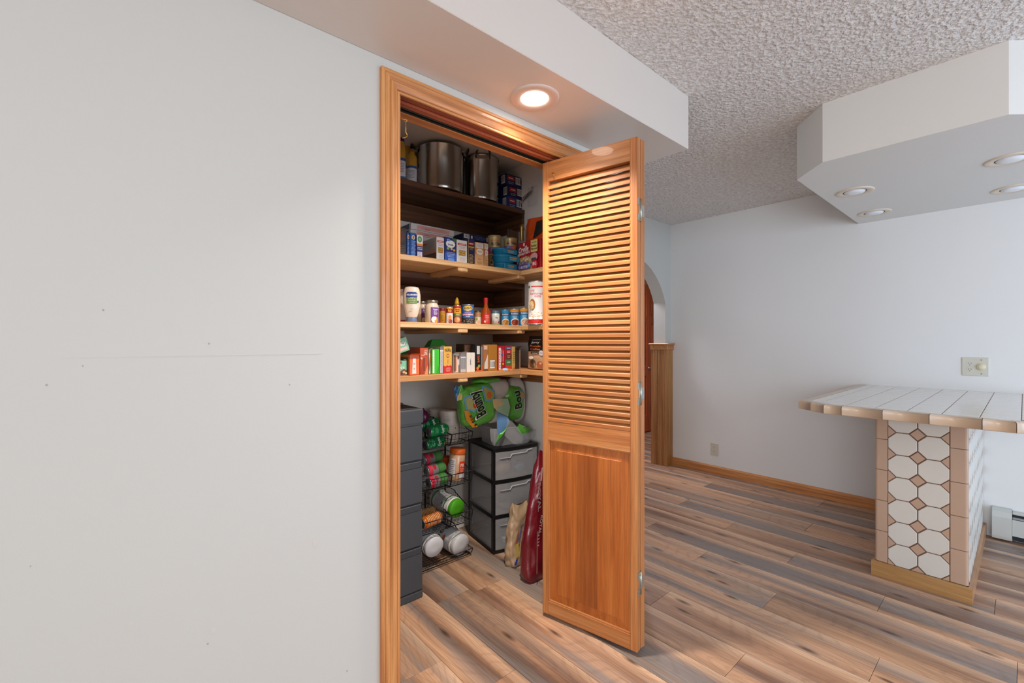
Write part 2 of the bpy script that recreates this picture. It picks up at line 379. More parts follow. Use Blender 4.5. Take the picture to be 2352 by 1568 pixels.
struct(b, 'wall_arch')
b = B(); b.box((CX1+.1, AY+.13, 0), (CX1+.2, HY, CEIL), wall_m); struct(b, 'wall_hall_left')
b = B(); b.box((CX1+.1, HY, 0), (HX, HY+.1, CEIL), wall_m); struct(b, 'wall_hall_far')
b = B(); b.box((HX, AY, 0), (HX+.1, HY, CEIL), wall_m); struct(b, 'wall_hall_right')
b = B(); b.box((FX+.12, AY-.1, 0), (HX, AY+.13, CEIL), wall_m); struct(b, 'wall_hall_near')
# unseen rest of the kitchen, with window openings, one cut for the added fill
b = B(); b.box((RX0, RY0-.1, 0), (-.3, RY0, CEIL), wall_m); b.box((-.3, RY0-.1, 0), (1.9, RY0, .55), wall_m); b.box((-.3, RY0-.1, 2.15), (1.9, RY0, CEIL), wall_m); b.box((4.1, RY0-.1, 0), (FX+.12, RY0, CEIL), wall_m); b.box((1.9, RY0-.1, 0), (4.1, RY0, .05), wall_m); b.box((1.9, RY0-.1, 2.15), (4.1, RY0, CEIL), wall_m); struct(b, 'wall_dining')
b = B(); b.box((RX0-.1, RY0-.1, 0), (RX0, -2.3, CEIL), wall_m); b.box((RX0-.1, -.1, 0), (RX0, WY+WT, CEIL), wall_m); b.box((RX0-.1, -2.3, 0), (RX0, -.1, .55), wall_m); b.box((RX0-.1, -2.3, 2.15), (RX0, -.1, CEIL), wall_m); struct(b, 'wall_kitchen')

# soffit over the closet wall
b = B(); b.box((RX0, 1.065, SZ), (2.057, WY, CEIL), soff_m, .002); struct(b, 'trim_soffit')
# chamfered soffit over the counter
SX, S0, S1 = 2.625, -.125, .825
def cham(x0, x1, y0, y1, cx, cy): return [(x1, y0), (x1, y1), (x0+cx, y1), (x0, y1-cy), (x0, y0+cy), (x0+cx, y0)]
b = B(); b.prism(cham(SX, FX, S0, S1, .18, .165), 2.143, CEIL, mat('d9d7d2', .45, name='counter_soffit_paint', bump=.12, bs=260, bd=.0008, vary=.012, ns=3)); struct(b, 'trim_counter_soffit')

# casing round the closet opening
prof = [(0, 0), (0, .010), (.003, .012), (.006, .012), (.009, .0095), (.011, .0125), (.018, .0165), (.029, .0185), (.033, .0165), (.035, .013), (.040, .0165), (.050, .0175), (.053, .0145), (.055, .0175), (.063, .0175), (.066, .015), (.066, 0)]
IX0, IX1, IZ = OX0-.006, OX1+.006, OZ-.002
casing = thing('trim_closet_casing', 'honey wood casing with ridges framing the pantry opening', 'door casing', kind='structure')
for side in ('l', 'h', 'r'):
    b = B(); m = oak('x' if side == 'h' else 'z'); rows = []
    for wv, t in prof:
        if side == 'l': rows.append((b.vt((IX0-wv, WY-t, 0)), b.vt((IX0-wv, WY-t, IZ+wv))))
        elif side == 'r': rows.append((b.vt((IX1+wv, WY-t, IZ+wv)), b.vt((IX1+wv, WY-t, 0))))
        else: rows.append((b.vt((IX0-wv, WY-t, IZ+wv)), b.vt((IX1+wv, WY-t, IZ+wv))))
    for i in range(len(rows)-1): b.face([rows[i][0], rows[i][1], rows[i+1][1], rows[i+1][0]], m)
    b.build('casing_board', casing)
# jambs and head with stop strip and bifold track
jamb = thing('trim_closet_jamb', 'reddish wood jamb lining the pantry opening', 'door jamb', kind='structure')
b = B(); b.box((OX0-.004, WY-.002, 0), (OX0, WY+WT, OZ), oak('z')); b.build('jamb_board', jamb)
b = B(); b.box((OX1, WY-.002, 0), (OX1+.004, WY+WT, OZ), oak('z')); b.build('jamb_board', jamb)
rw = wood('red_brown_wood', ('6e3016', '96482a', 'b06038'), 'x')
b = B(); b.box((OX0, WY-.002, OZ-.002), (OX1, WY+.045, OZ+.005), rw); b.box((OX0, WY+.022, OZ-.012), (OX1, WY+.048, OZ-.002), rw, .002); b.build('head_board', jamb)
b = B(); b.box((OX0, WY+.074, OZ-.016), (OX1, WY+WT, OZ+.005), fir('x'), .002); b.build('stop_strip', jamb)
b = B(); gm = mat('4c4c44', .4, .8, name='dull_track_steel'); b.box((OX0+.001, WY+.049, OZ-.014), (OX1-.001, WY+.0525, OZ+.004), gm); b.box((OX0+.001, WY+.069, OZ-.014), (OX1-.001, WY+.073, OZ+.004), gm); b.box((OX0+.001, WY+.0525, OZ), (OX1-.001, WY+.069, OZ+.004), black_m); b.build('bifold_track', jamb)

# baseboards
def baseboard(name, x0, y0, x1, y1, nx, ny, h=.078, m=None):
    b = B(); pr = [(0, 0), (.013, 0), (.013, h*.62), (.011, h*.66), (.0125, h*.72), (.010, h*.86), (.006, h*.93), (.005, h), (0, h)]
    m = m or oak('y' if abs(x1-x0) < abs(y1-y0) else 'x'); A = [b.vt((x0+nx*t, y0+ny*t, z)) for t, z in pr]; C = [b.vt((x1+nx*t, y1+ny*t, z)) for t, z in pr]
    for i in range(len(pr)-1): b.face([A[i], C[i], C[i+1], A[i+1]], m)
    b.face(A, m); b.face(C[::-1], m); return struct(b, name)
baseboard('baseboard_right', FX, AY-.022, FX, .56, -1, 0)
baseboard('baseboard_left', RX0, WY, IX0-.067, WY, 0, -1)

# ------------------------------------------------------------------ recessed lights
def downlight(px, py, z, R, rl, label, lit=False, group=None):
    p = at(px, py, Z=z); t = thing('recessed_light', label, 'ceiling light', (p.x, p.y, z), group=group)
    b = B(); rim = mat('d8cbb8' if not lit else 'd4c0b4', .4, name='lamp_trim')
    b.lathe([(R, 0), (R*.985, -.004), (R*.93, -.006), (rl*1.25, -.005), (rl*1.12, -.002), (rl*1.08, .0)], rim, seg=40); b.build('trim_ring', t)
    b = B()
    if lit: b.lathe([(rl*1.09, -.0035), (rl*.6, -.006), (0, -.0065)], mat('fff2e4', .4, name='lit_lens', emit=30), seg=32); b.build('lens', t)
    else:
        b.lathe([(rl*1.1, -.001), (rl*1.0, -.0012)], mat('4a4038', .7, name='lamp_gap'), seg=32); b.lathe([(rl*1.0, -.0012), (rl*.9, -.008), (rl*.5, -.012), (0, -.013)], mat('e8ecf0', .3, name='bulb_glass'), seg=32); b.build('bulb', t)
    return t
downlight(1228, 225, SZ, .094, .046, 'lit round recessed light in the soffit above the pantry opening', True)
for px, py, w_ in ((1963, 440, 'bluish bulb, near its left corner'), (2008, 488, 'nearest the wall'), (2322, 365, 'largest, cut by the edge'), (2328, 433, 'directly beneath the largest')):
    downlight(px, py, 2.143, .094, .052, 'unlit beige recessed light in the counter soffit, '+w_, group='unlit lights in the counter soffit')

# ------------------------------------------------------------------ bifold door
door = thing('door_1', 'open two-leaf bifold door with louvers over a raised wood panel', 'bifold door', kind='structure')
LW, LT, LZ0, LZ1 = .447, .028, .018, 2.062
def leaf(o, ang, hinges):
    # mesh of the leaf: two stiles; rails, slats, panel, bead and hinges are its sub-parts
    mz, mx_ = fir('z'), fir('x'); st = .030
    b = B(); b.box((0, 0, LZ0), (st, LT, LZ1), mz, .0015); b.box((LW-st, 0, LZ0), (LW, LT, LZ1), mz, .0015)
    L = b.build('door_leaf', door); L.location = (o[0], o[1], 0); L.rotation_euler = (0, 0, ang)
    for z0, z1 in ((1.972, LZ1), (.806, .890), (LZ0, .078)):
        b = B(); b.box((st, .0008, z0), (LW-st, LT-.0008, z1), mx_, .0012); b.build('rail', L)
    b = B(); m = mx_; N = 40; z0, z1 = .896, 1.966; pz = (z1-z0)/N
    pr = [(.0005, -.0172), (-.0005, -.0162), (-.0005, -.0040), (.0015, -.0022), (.0262, .0165), (.0275, .0155), (.0275, .0085), (.026, .0068)]
    A = [b.vt((st, t, z)) for t, z in pr]; C = [b.vt((LW-st, t, z)) for t, z in pr]; n = len(pr)
    for i in range(n): b.face([A[i], C[i], C[(i+1) % n], A[(i+1) % n]], m)
    b.face(A[::-1], m); b.face(C, m); s0 = b.build('slat', L); s0.location = (0, 0, z0+pz*.5)
    for i in range(1, N): copy_part(s0, L, (0, 0, z0+pz*(i+.5)))
    # raised panel
    x0, x1, a0, a1 = st, LW-st, .078, .806
    for k, tint in ((0, wood('shaded_fir_panel', ('984c1c', 'b06024', 'c07434'), 'z')),):  # same fir darkened; the dimmer light low on the door is in its colour
        b = B(); e = .004; g = .042; T0, T1 = .012, .006
        o_ = [(x0, T0, a0), (x1, T0, a0), (x1, T0, a1), (x0, T0, a1)]; i_ = [(x0+g, T1+.002, a0+g), (x1-g, T1+.002, a0+g), (x1-g, T1+.002, a1-g), (x0+g, T1+.002, a1-g)]
        r_ = [(p[0]+(.002 if p[0] < LW/2 else -.002), T1, p[2]+(.002 if p[2] < .4 else -.002)) for p in i_]
        ids = [[b.vt(p) for p in q] for q in (o_, i_, r_)]
        for q in (0, 1):
            for i in range(4): j = (i+1) % 4; b.face([ids[q][i], ids[q][j], ids[q+1][j], ids[q+1][i]], tint)
        xs = [r_[0][0]+(r_[1][0]-r_[0][0])*t for t in (0, .30, .70, 1)]
        b.face(ids[2], tint)
        b.poly([(x0, LT-.008, a0), (x0, LT-.008, a1), (x1, LT-.008, a1), (x1, LT-.008, a0)], tint)
        b.build('raised_panel', L)
    # glued-up strips of different tone across the panel
    for q0, q1, cc in ((.33, .66, ('8a4518', '9e541e', 'a8602a')),):
        b = B(); X0 = r_[0][0]; W_ = r_[1][0]-X0; b.box((X0+W_*q0, T1-.0004, a0+g+.002), (X0+W_*q1, T1+.001, a1-g-.002), wood('darker_fir_strip', cc, 'z')); b.build('panel_strip', L)
    b = B()
    for q in ((st, .005, a0, st+.005, .012, a1), (LW-st-.005, .005, a0, LW-st, .012, a1)): b.box(q[:3], q[3:], mz, .001)
    b.box((st, .005, a0), (LW-st, .012, a0+.006), mx_, .001); b.box((st, .005, a1-.005), (LW-st, .012, a1), mx_, .001)
    b.box((st, .0002, .890), (LW-st, .006, .8945), mx_, .001); b.box((st, .002, .8945), (st+.004, .010, 1.972), mz, .001); b.box((LW-st-.003, .002, .8945), (LW-st, .010, 1.972), mz, .001)
    b.build('bead', L)
    return L
angA = math.atan2(1.003-1.441, 1.530-1.437)
LA = leaf((1.437, 1.441), angA, True)
LB = leaf((1.5795, 1.457), math.atan2(-.999, -.040), False)
# hinges across the two leading edges, in the frame of the near leaf
for z in (1.775, 1.042, .285):
    b = B(); b.box((LW, .003, z-.045), (LW+.0022, LT+.001, z-.018), zinc_m, .0005); b.box((LW, .003, z+.018), (LW+.0022, LT+.001, z+.045), zinc_m, .0005); b.box((LW, .017, z-.045), (LW+.0018, LT+.001, z+.045), zinc_m, .0005)
    b.T = Matrix.Rotation(math.radians(-9.5), 4, 'Z'); b.T = Matrix.Translation((LW+.0005, LT+.003, 0)) @ Matrix.Rotation(math.radians(-9), 4, 'Z')
    b.box((-.0005, .003, z-.024), (.0022, .026, z+.024), zinc_m, .0005); b.T = None
    b.lathe([(0, -.046), (.0032, -.046), (.0032, .046), (0, .046)], zinc_m, c=(LW+.0035, LT+.001, z), seg=10)
    for dz in (-.034, -.016, .016, .034): b.lathe([(.0035, 0), (0, .0)], zinc_m, c=(LW+.002, .019, z+dz), seg=8)
    b.build('hinge', LA)
b = B(); b.tube([(.060, 0, 2.003), (.060, -.008, 2.003), (.060, -.016, 2.000), (.066, -.021, 1.994), (.072, -.019, 1.985), (.071, -.013, 1.977), (.064, -.010, 1.976)], .0016, brass_m, seg=8); b.lathe([(.0035, 0), (.003, .002), (0, .003)], brass_m, c=(.060, -.001, 2.003), seg=10); b.build('hook_eye', LA)
b = B(); b.lathe([(0, -.005), (.004, -.005), (.004, .022), (.007, .022), (.007, .030), (0, .030)], zinc_m, c=(.02, .014, LZ1), seg=10); b.build('guide_pin', LA)
# hook hanging on the left jamb
p = at(931, 276, X=.715)
h = thing('cabin_hook', 'brass hook hanging from a screw eye inside the left jamb', 'hook', (OX0, p.y, p.z))
b = B(); b.tube([(0, 0, 0), (.010, 0, 0), (.016, 0, .004), (.019, 0, -.001), (.015, 0, -.006), (.010, 0, -.003)], .0018, brass_m, seg=8); b.build('screw_eye', h)
b = B(); b.tube([(.019, -.001, .003), (.021, -.001, -.002), (.016, -.001, -.006), (.016, -.001, -.040), (.020, -.001, -.046), (.021, -.001, -.052), (.016, -.001, -.058), (.008, -.001, -.062), (.004, -.001, -.064)], .0016, brass_m, seg=8); b.build('hook', h)

# ------------------------------------------------------------------ arch post, hallway door
post = thing('trim_arch_post', 'half-height wood clad post with a cap at the arch jamb', 'post', (JR, AY, 0), kind='structure')
m = wood('knotty_hall_wood', HALL, 'z', rough=.5); X0 = JR-.012; Z1 = 1.165
def pbox(name, a, c, mm, cc=.002): b = B(); b.box([a[i]-(JR, AY, 0)[i] for i in range(3)], [c[i]-(JR, AY, 0)[i] for i in range(3)], mm, cc); return b.build(name, post)
pbox('front_board', (X0, AY-.022, 0), (FX-.001, AY-.001, Z1), wood('knotty_hall_wood_light', ('9a602c', 'b47c40', 'c08a4c'), 'z', rough=.5))
pbox('side_board', (X0-.001, AY-.001, 0), (JR-.001, AY+.085, Z1), m)
pbox('corner_bead', (X0-.010, AY+.088, 0), (JR-.001, AY+.098, Z1), oak('z'), .004)
pbox('back_board', (X0-.006, AY+.101, 0), (JR-.001, AY+.150, Z1), m)
b = B(); pr = [(-.010, -.055), (.008, -.055), (.010, -.012), (.022, -.006), (.024, .006), (.012, .010), (-.010, .012)]
b.box((X0-.012-JR, -.036, Z1), (FX-JR-.001, .158, Z1+.052), oak('x'), .004); b.box((X0-.024-JR, -.050, Z1+.052), (FX-JR-.001, .170, Z1+.066), oak('x'), .004); b.build('cap', post)

dh = thing('door_2', 'orange wood panelled door seen through the arch', 'door', (5.05, HY-.045, 0), kind='structure')
hd = wood('orange_hall_door', ('9a3e14', 'b8541e', 'cc682c'), 'z', rough=.35)
b = B(); b.box((0, .012, .012), (.82, .044, 2.03), hd); b.build('door_body', dh)
for x0, x1 in ((0, .11), (.355, .465), (.71, .82)): b = B(); b.box((x0, 0, .012), (x1, .014, 2.03), hd, .003); b.build('stile', dh)
for z0, z1 in ((.012, .24), (.78, .92), (1.50, 1.60), (1.90, 2.03)):
    for x0, x1 in ((.11, .355), (.465, .71)): b = B(); b.box((x0, .0005, z0), (x1, .014, z1), hd, .003); b.build('rail', dh)
for z0, z1 in ((.24, .78), (.92, 1.50), (1.60, 1.90)):
    for x0, x1 in ((.11, .355), (.465, .71)): b = B(); b.box((x0+.02, .004, z0+.02), (x1-.02, .014, z1-.02), hd, .008); b.build('door_panel', dh)
q = at(1492, 845, Y=HY-.05)
b = B(); b.T = Matrix.Translation((q.x-5.05, 0, q.z)) @ Matrix.Rotation(PI/2, 4, 'X'); b.lathe([(.03, 0), (.03, .006), (.012, .010), (.012, .03), (.026, .042), (.028, .055), (.018, .066), (0, .068)], steel_m, seg=20); b.T = None; b.build('door_knob', dh)
b = B(); b.box((-.07, .025, 0), (-.005, .044, 2.10), oak('z')); b.box((.825, .025, 0), (.89, .044, 2.10), oak('z')); b.box((-.07, .025, 2.035), (.89, .044, 2.10), oak('x')); b.build('door_casing', dh)

# ------------------------------------------------------------------ tiled counter and its half wall
grout = mat('7c5844', .8, name='brown_grout'); cream = mat('e4e0da', .22, name='cream_glazed_tile', vary=.03, ns=12, coat=.3)
tan = mat('c6ac92', .3, name='tan_glazed_tile', vary=.05, ns=18, coat=.25); ptan = mat('bc9e88', .34, name='tan_pillar_tile', vary=.04, ns=18, coat=.2)
pc = mat('d6d2ca', .34, name='cream_matte_tile', vary=.03, ns=14)
PX, PY0, PY1, CZ = 3.045, .175, .527, .925
pil = thing('tiled_half_wall', 'tiled half wall carrying the breakfast counter', 'half wall', (PX, (PY0+PY1)/2, 0), kind='structure')
o3 = Vector((PX, (PY0+PY1)/2, 0))
def L_(p): return Vector(p)-o3
b = B(); b.box(L_((PX+.006, PY0+.006, 0)), L_((FX-.001, PY1-.006, CZ-.045)), grout); b.build('grout_bed', pil)
def tile_x(b, poly, m, x=PX, th=.0065, ch=.0015):
    """flat tile facing -X; poly = (y, z) pairs"""
    cy_ = sum(p[0] for p in poly)/len(poly); cz_ = sum(p[1] for p in poly)/len(poly); n = len(poly)
    A = [b.vt(L_((x+th, y, z))) for y, z in poly]; M_ = [b.vt(L_((x+ch, y, z))) for y, z in poly]
    T_ = [b.vt(L_((x, y+(cy_-y)*.035, z+(cz_-z)*.035))) for y, z in poly]
    b.face(T_, m)
    for i in range(n): j = (i+1) % n; b.face([A[i], A[j], M_[j], M_[i]], m); b.face([M_[i], M_[j], T_[j], T_[i]], m)
G = .0022; yc = .3566; PIT = .1168; zt0 = .774
def octo(y0, y1, z0, z1, c): return [(y0+c, z0), (y1-c, z0), (y1, z0+c), (y1, z1-c), (y1-c, z1), (y0+c, z1), (y0, z1-c), (y0, z0+c)]
def clipz(poly, lo, hi):
    def cl(P, k, s):
        out = []
        for i in range(len(P)):
            a, c = P[i], P[(i+1) % len(P)]; ia, ic = s*(a[1]-k) >= 0, s*(c[1]-k) >= 0
            if ia: out.append(a)
            if ia != ic: t = (k-a[1])/(c[1]-a[1]); out.append((a[0]+(c[0]-a[0])*t, k))
        return out
    P = cl(poly, lo, 1); return cl(P, hi, -1) if P else P
ZB, ZTOP = .077, CZ-.047; C = .0325
for col, (ya, yb) in enumerate(((yc+G, yc+PIT-G/2), (yc-PIT+G/2, yc-G))):
    for k in range(-1, 7):
        z1 = zt0-PIT*k; z0 = z1-PIT; P = clipz(octo(ya, yb, z0+G, z1-G, C), ZB, ZTOP)
        if len(P) > 2: b = B(); tile_x(b, P, pc); b.build('tile', pil)
for k in range(0, 8):
    z = zt0-PIT*k; c = C-.0035
    for y, dom in ((yc, 'd'), (yc+PIT-G/2, 'l'), (yc-PIT+G/2, 'r')):
        P = [(y, z-c), (y+c, z), (y, z+c), (y-c, z)] if dom == 'd' else ([(y, z-c), (y, z+c), (y-c, z)] if dom == 'l' else [(y, z-c), (y+c, z), (y, z+c)])
        P = clipz(P, ZB, ZTOP)
        if len(P) > 2: b = B(); tile_x(b, P, ptan); b.build('accent_tile', pil)
def bull(y0, y1, z0, z1, rnd):
    """corner tile facing -X whose outer edge rolls round the corner; rnd=+1 rolls at y1, -1 at y0"""
    b = B(); R = .011; pts = []
    yo = y1 if rnd > 0 else y0; yi = y0 if rnd > 0 else y1
    pts.append((PX+.006, yi)); pts.append((PX+.0012, yi)); pts.append((PX, yi+(yo-yi)*.03))
    for t in range(6): a = t/5*PI/2; pts.append((PX+R-R*math.cos(a), yo-rnd*R+rnd*R*math.sin(a)))
    pts.append((PX+.020, yo)); pts.append((PX+.020, yo-rnd*.006)); pts.append((PX+.006, yo-rnd*.006))
    if rnd < 0: pts = pts[::-1]
    b.prism([(x-o3.x, y-o3.y) for x, y in pts], z0, z1, ptan); b.sm = [False]*len(b.f); return b.build('border_tile', pil)
zz = [CZ-.047, .7305, .567, .404, .2415, .077]
for i in range(5):
    bull(yc+PIT+.0018, PY1, zz[i+1]+.0015, zz[i]-.0015, 1); bull(PY0, yc-PIT-.0018, zz[i+1]+.0015, zz[i]-.0015, -1)
# side faces: small in the picture, laid as one field each
for ys, s_ in ((PY0, -1), (PY1, 1)):
    b = B(); x = PX+.024; xs = []
    n = int((FX-.03-x)/PIT)
    for i in range(n+1):
        x0 = x+i*PIT; x1 = min(x0+PIT, FX-.002)
        if x1-x0 < .08: continue
        for k in range(-1, 7):
            z1 = zt0-PIT*k; z0 = z1-PIT; P = clipz([(q[0], q[1]) for q in octo(x0+G/2, x1-G/2, z0+G/2, z1-G/2, C)], ZB, ZTOP)
            if len(P) > 2:
                A = [b.vt(L_((px_, ys-s_*.006, z))) for px_, z in P]; T_ = [b.vt(L_((px_, ys, z))) for px_, z in P]; b.face(T_, pc)
                for q in range(len(P)): j = (q+1) % len(P); b.face([A[q], A[j], T_[j], T_[q]], pc)
            c = C-.004; P = clipz([(x0, z1-c), (x0+c, z1), (x0, z1+c), (x0-c, z1)], ZB, ZTOP)
            if len(P) > 2 and i > 0:
                A = [b.vt(L_((px_, ys-s_*.006, z))) for px_, z in P]; T_ = [b.vt(L_((px_, ys, z))) for px_, z in P]; b.face(T_, ptan)
                for q in range(len(P)): j = (q+1) % len(P); b.face([A[q], A[j], T_[j], T_[q]], ptan)
    b.build('tile_field', pil, kind='stuff')
lw = wood('pale_oak_plinth', ('9c7040', 'b08450', 'bc9460'), 'y', rough=.4)
lwx = wood('pale_oak_plinth_side', ('9c6a3c', 'b4845a', 'c4986c'), 'x', rough=.4)
def plinth(pts, mm):
    b = B(); b.prism([(p[0]-o3.x, p[1]-o3.y) for p in pts], 0, .070, mm); q = [(p[0]-o3.x, p[1]-o3.y) for p in pts]; cx_ = sum(p[0] for p in q)/4; cy_ = sum(p[1] for p in q)/4
    b.prism(q, .070, .076, mm); b.build('plinth_board', pil)
e = .014
plinth([(PX-e, PY0-e), (PX, PY0), (PX, PY1), (PX-e, PY1+e)], lw)
plinth([(PX-e, PY0-e), (FX-.001, PY0-e), (FX-.001, PY0), (PX, PY0)], lwx)
plinth([(PX-e, PY1+e), (PX, PY1), (FX-.001, PY1), (FX-.001, PY1+e)], lwx)

ct = thing('tiled_counter', 'breakfast counter of white square tiles edged with tan tiles', 'counter', (2.7, .34, CZ))
o4 = Vector((2.7, .34, CZ)); KX, K0, K1 = 2.708, -.125, .822
def Lc(p): return Vector(p)-o4
shape = cham(KX, FX-.001, K0, K1, .11, .145)
def inset(d): return cham(KX+d, FX-.001, K0+d, K1-d, .11-d*.504, .145-d*.664)
b = B(); b.prism([(x-o4.x, y-o4.y) for x, y in inset(.008)], -.046, -.0015, grout); b.build('counter_slab', ct)
def clip2(P, Q):
    """clip polygon P by convex counter-clockwise polygon Q"""
    out = P
    for i in range(len(Q)):
        a, c = Q[i], Q[(i+1) % len(Q)]; s = lambda p: (c[0]-a[0])*(p[1]-a[1])-(c[1]-a[1])*(p[0]-a[0]); src = out; out = []
        for j in range(len(src)):
            p, q = src[j], src[(j+1) % len(src)]; sp, sq = s(p), s(q)
            if sp >= 0: out.append(p)
            if (sp >= 0) != (sq >= 0): t = sp/(sp-sq); out.append((p[0]+(q[0]-p[0])*t, p[1]+(q[1]-p[1])*t))
        if not out: return []
    return out
IN = inset(.052)
if sum(IN[i][0]*IN[(i+1) % 6][1]-IN[(i+1) % 6][0]*IN[i][1] for i in range(6)) < 0: IN = IN[::-1]
y = .708-.118*8
ys_ = [-.11+.118*k for k in range(-1, 9)]
for yy in ys_:
    x = 2.81-.118
    while x < FX:
        P = clip2([(x+.0012, yy+.0014), (x+.1168, yy+.0014), (x+.1168, yy+.1166), (x+.0012, yy+.1166)], IN)
        x += .118
        if len(P) < 3: continue
        ar_ = abs(sum(P[i][0]*P[(i+1) % len(P)][1]-P[(i+1) % len(P)][0]*P[i][1] for i in range(len(P))))/2
        if ar_ < .0006: continue
        b = B(); cx_ = sum(p[0] for p in P)/len(P); cy_ = sum(p[1] for p in P)/len(P); n = len(P)
        A = [b.vt(Lc((q[0], q[1], CZ-.006))) for q in P]; M_ = [b.vt(Lc((q[0], q[1], CZ-.0008))) for q in P]; T_ = [b.vt(Lc((q[0]+(cx_-q[0])*.03, q[1]+(cy_-q[1])*.03, CZ))) for q in P]
        b.face(T_, cream)
        for i in range(n): j = (i+1) % n; b.face([A[i], A[j], M_[j], M_[i]], cream); b.face([M_[i], M_[j], T_[j], T_[i]], cream)
        b.build('tile', ct)
# edge tiles: rounded top edge
def edge(p, q, inw, t0=0, t1=0):
    d = Vector((q[0]-p[0], q[1]-p[1], 0)); Ln = d.length; d.normalize(); nrm = Vector((inw[0], inw[1], 0)).normalized(); b = B(); R = .012
    pr = [(.050, -.006), (.050, 0), (R, 0)]+[(R-R*math.sin(t/5*PI/2), -R+R*math.cos(t/5*PI/2)) for t in range(1, 6)]+[(0, -.043), (.002, -.045), (.009, -.045)]
    s0 = Vector((p[0], p[1], CZ))+d*.0013; e0 = Vector((q[0], q[1], CZ))-d*.0013
    A = [b.vt(s0+nrm*u+d*(u*t0)+Vector((0, 0, z))-o4) for u, z in pr]; E_ = [b.vt(e0+nrm*u-d*(u*t1)+Vector((0, 0, z))-o4) for u, z in pr]
    for i in range(len(pr)-1): b.face([A[i], E_[i], E_[i+1], A[i+1]], tan, 2 <= i <= 7)
    b.face(A[::-1], tan); b.face(E_, tan); b.build('edge_tile', ct)
yf = [.677, .602, .442, .279, .116, .020]
TA, TB = .336, .496
for i in range(5): edge((KX, yf[i]), (KX, yf[i+1]), (1, 0), TA if i == 0 else 0, TA if i == 4 else 0)
cA, cB = (KX, K1-.145), (KX+.11, K1); mid = ((cA[0]+cB[0])/2, (cA[1]+cB[1])/2); iw = (.145, -.11)
edge(cB, mid, iw, TB, 0); edge(mid, cA, iw, 0, TA)
cA2, cB2 = (KX, K0+.145), (KX+.11, K0); mid = ((cA2[0]+cB2[0])/2, (cA2[1]+cB2[1])/2); iw = (.145, .11)
edge(cA2, mid, iw, TA, 0); edge(mid, cB2, iw, 0, TB)
x = KX+.11; k = 0
while x < FX-.01: x1 = min(x+.163, FX-.002); e0_ = TB if x < KX+.12 else 0; edge((x1, K1), (x, K1), (0, -1), 0, e0_); edge((x, K0), (x1, K0), (0, 1), e0_, 0); x = x1

# ------------------------------------------------------------------ baseboard heater, outlets
ht = thing('baseboard_heater', 'cream metal baseboard heater on the wall right of the half wall', 'heater', (FX, -.6, 0)); hm = mat('c4c4be', .4, name='cream_heater_enamel', vary=.02)
y1 = .135; b = B(); pr = [(-.002, .012), (-.062, .012), (-.066, .03), (-.066, .150), (-.055, .182), (-.030, .196), (-.002, .198)]
A = [b.vt((x, y1+.6, z)) for x, z in pr]; E_ = [b.vt((x, y1+.6-.085, z)) for x, z in pr]
for i in range(len(pr)-1): b.face([A[i], A[i+1], E_[i+1], E_[i]], hm)
b.face(A[::-1], hm); b.face(E_, hm); b.build('end_cap', ht)
b = B(); b.box((-.060, -1.2, .045), (-.057, y1+.6-.086, .146), hm); b.build('front_cover', ht)
b = B(); b.box((-.056, -1.2, .176), (-.002, y1+.6-.086, .190), hm, .003); b.build('top_cover', ht)
b = B(); b.poly([(-.062, -1.2, .150), (-.062, y1+.6-.087, .150), (-.040, y1+.6-.087, .168), (-.040, -1.2, .168)], mat('a8aaa8', .4, .3, name='damper')); b.build('damper', ht)
b = B(); b.box((-.050, -1.2, .016), (-.006, y1+.6-.087, .172), mat('20242a', .8, name='dark_heater_core')); b.build('core', ht)
iv = mat('cfcabb', .4, name='ivory_plastic'); dk = mat('2a2622', .6, name='dark_slot')
def receptacle(b, cy, cz, s=1):
    b.T = Matrix.Translation((0, cy, cz)); pts = [(.0165*math.cos(t*PI/8), .0145*math.sin(t*PI/8)) for t in range(16)]
    V1 = [b.vt((-.0068, y, z)) for y, z in pts]; V0 = [b.vt((-.004, y, z)) for y, z in pts]; b.face(V1, iv)
    for i in range(16): j = (i+1) % 16; b.face([V0[i], V0[j], V1[j], V1[i]], iv)
    for dy, hh in ((.0065, .0045), (-.0065, .0036)): b.poly([(-.0071, dy-.001, -.001), (-.0071, dy+.001, -.001), (-.0071, dy+.001, .0075), (-.0071, dy-.001, .0075)], dk)
    b.poly([(-.0071, .0024*math.cos(t*PI/4), -.008+.0024*math.sin(t*PI/4)) for t in range(8)], dk); b.T = None
p = at(1641, 1031.5, X=FX); o = thing('wall_outlet', 'small ivory duplex outlet low on the wall by the arch', 'outlet', p, group=None)
b = B(); b.box((-.005, -.036, -.060), (0, .036, .060), iv, .0025); b.build('cover_plate', o)
for dz in (.0195, -.0195): b = B(); receptacle(b, 0, dz); b.build('receptacle', o)
p = at(2240, 842, X=FX); o = thing('wall_outlet', 'double ivory plate with an outlet and round dimmer above the counter', 'outlet', p)
b = B(); b.box((-.006, -.062, -.060), (0, .062, .060), iv, .0025); b.build('cover_plate', o)
for dz in (.0195, -.0195): b = B(); receptacle(b, .025, dz); b.build('receptacle', o)
b = B(); b.T = Matrix.Translation((-.006, -.027, 0)) @ Matrix.Rotation(-PI/2, 4, 'Y'); b.lathe([(.022, 0), (.0215, .007), (.019, .009), (.015, .009), (.0135, .012), (.010, .013), (0, .0135)], mat('d8cfae', .35, name='yellowed_plastic'), seg=24); b.T = None; b.build('dimmer_knob', o)
for dz in (.045, -.045): b = B(); b.T = Matrix.Translation((-.006, -.027, dz)) @ Matrix.Rotation(-PI/2, 4, 'Y'); b.lathe([(.003, 0), (.002, .001), (0, .0012)], dk, seg=8); b.T = None; b.build('screw', o)

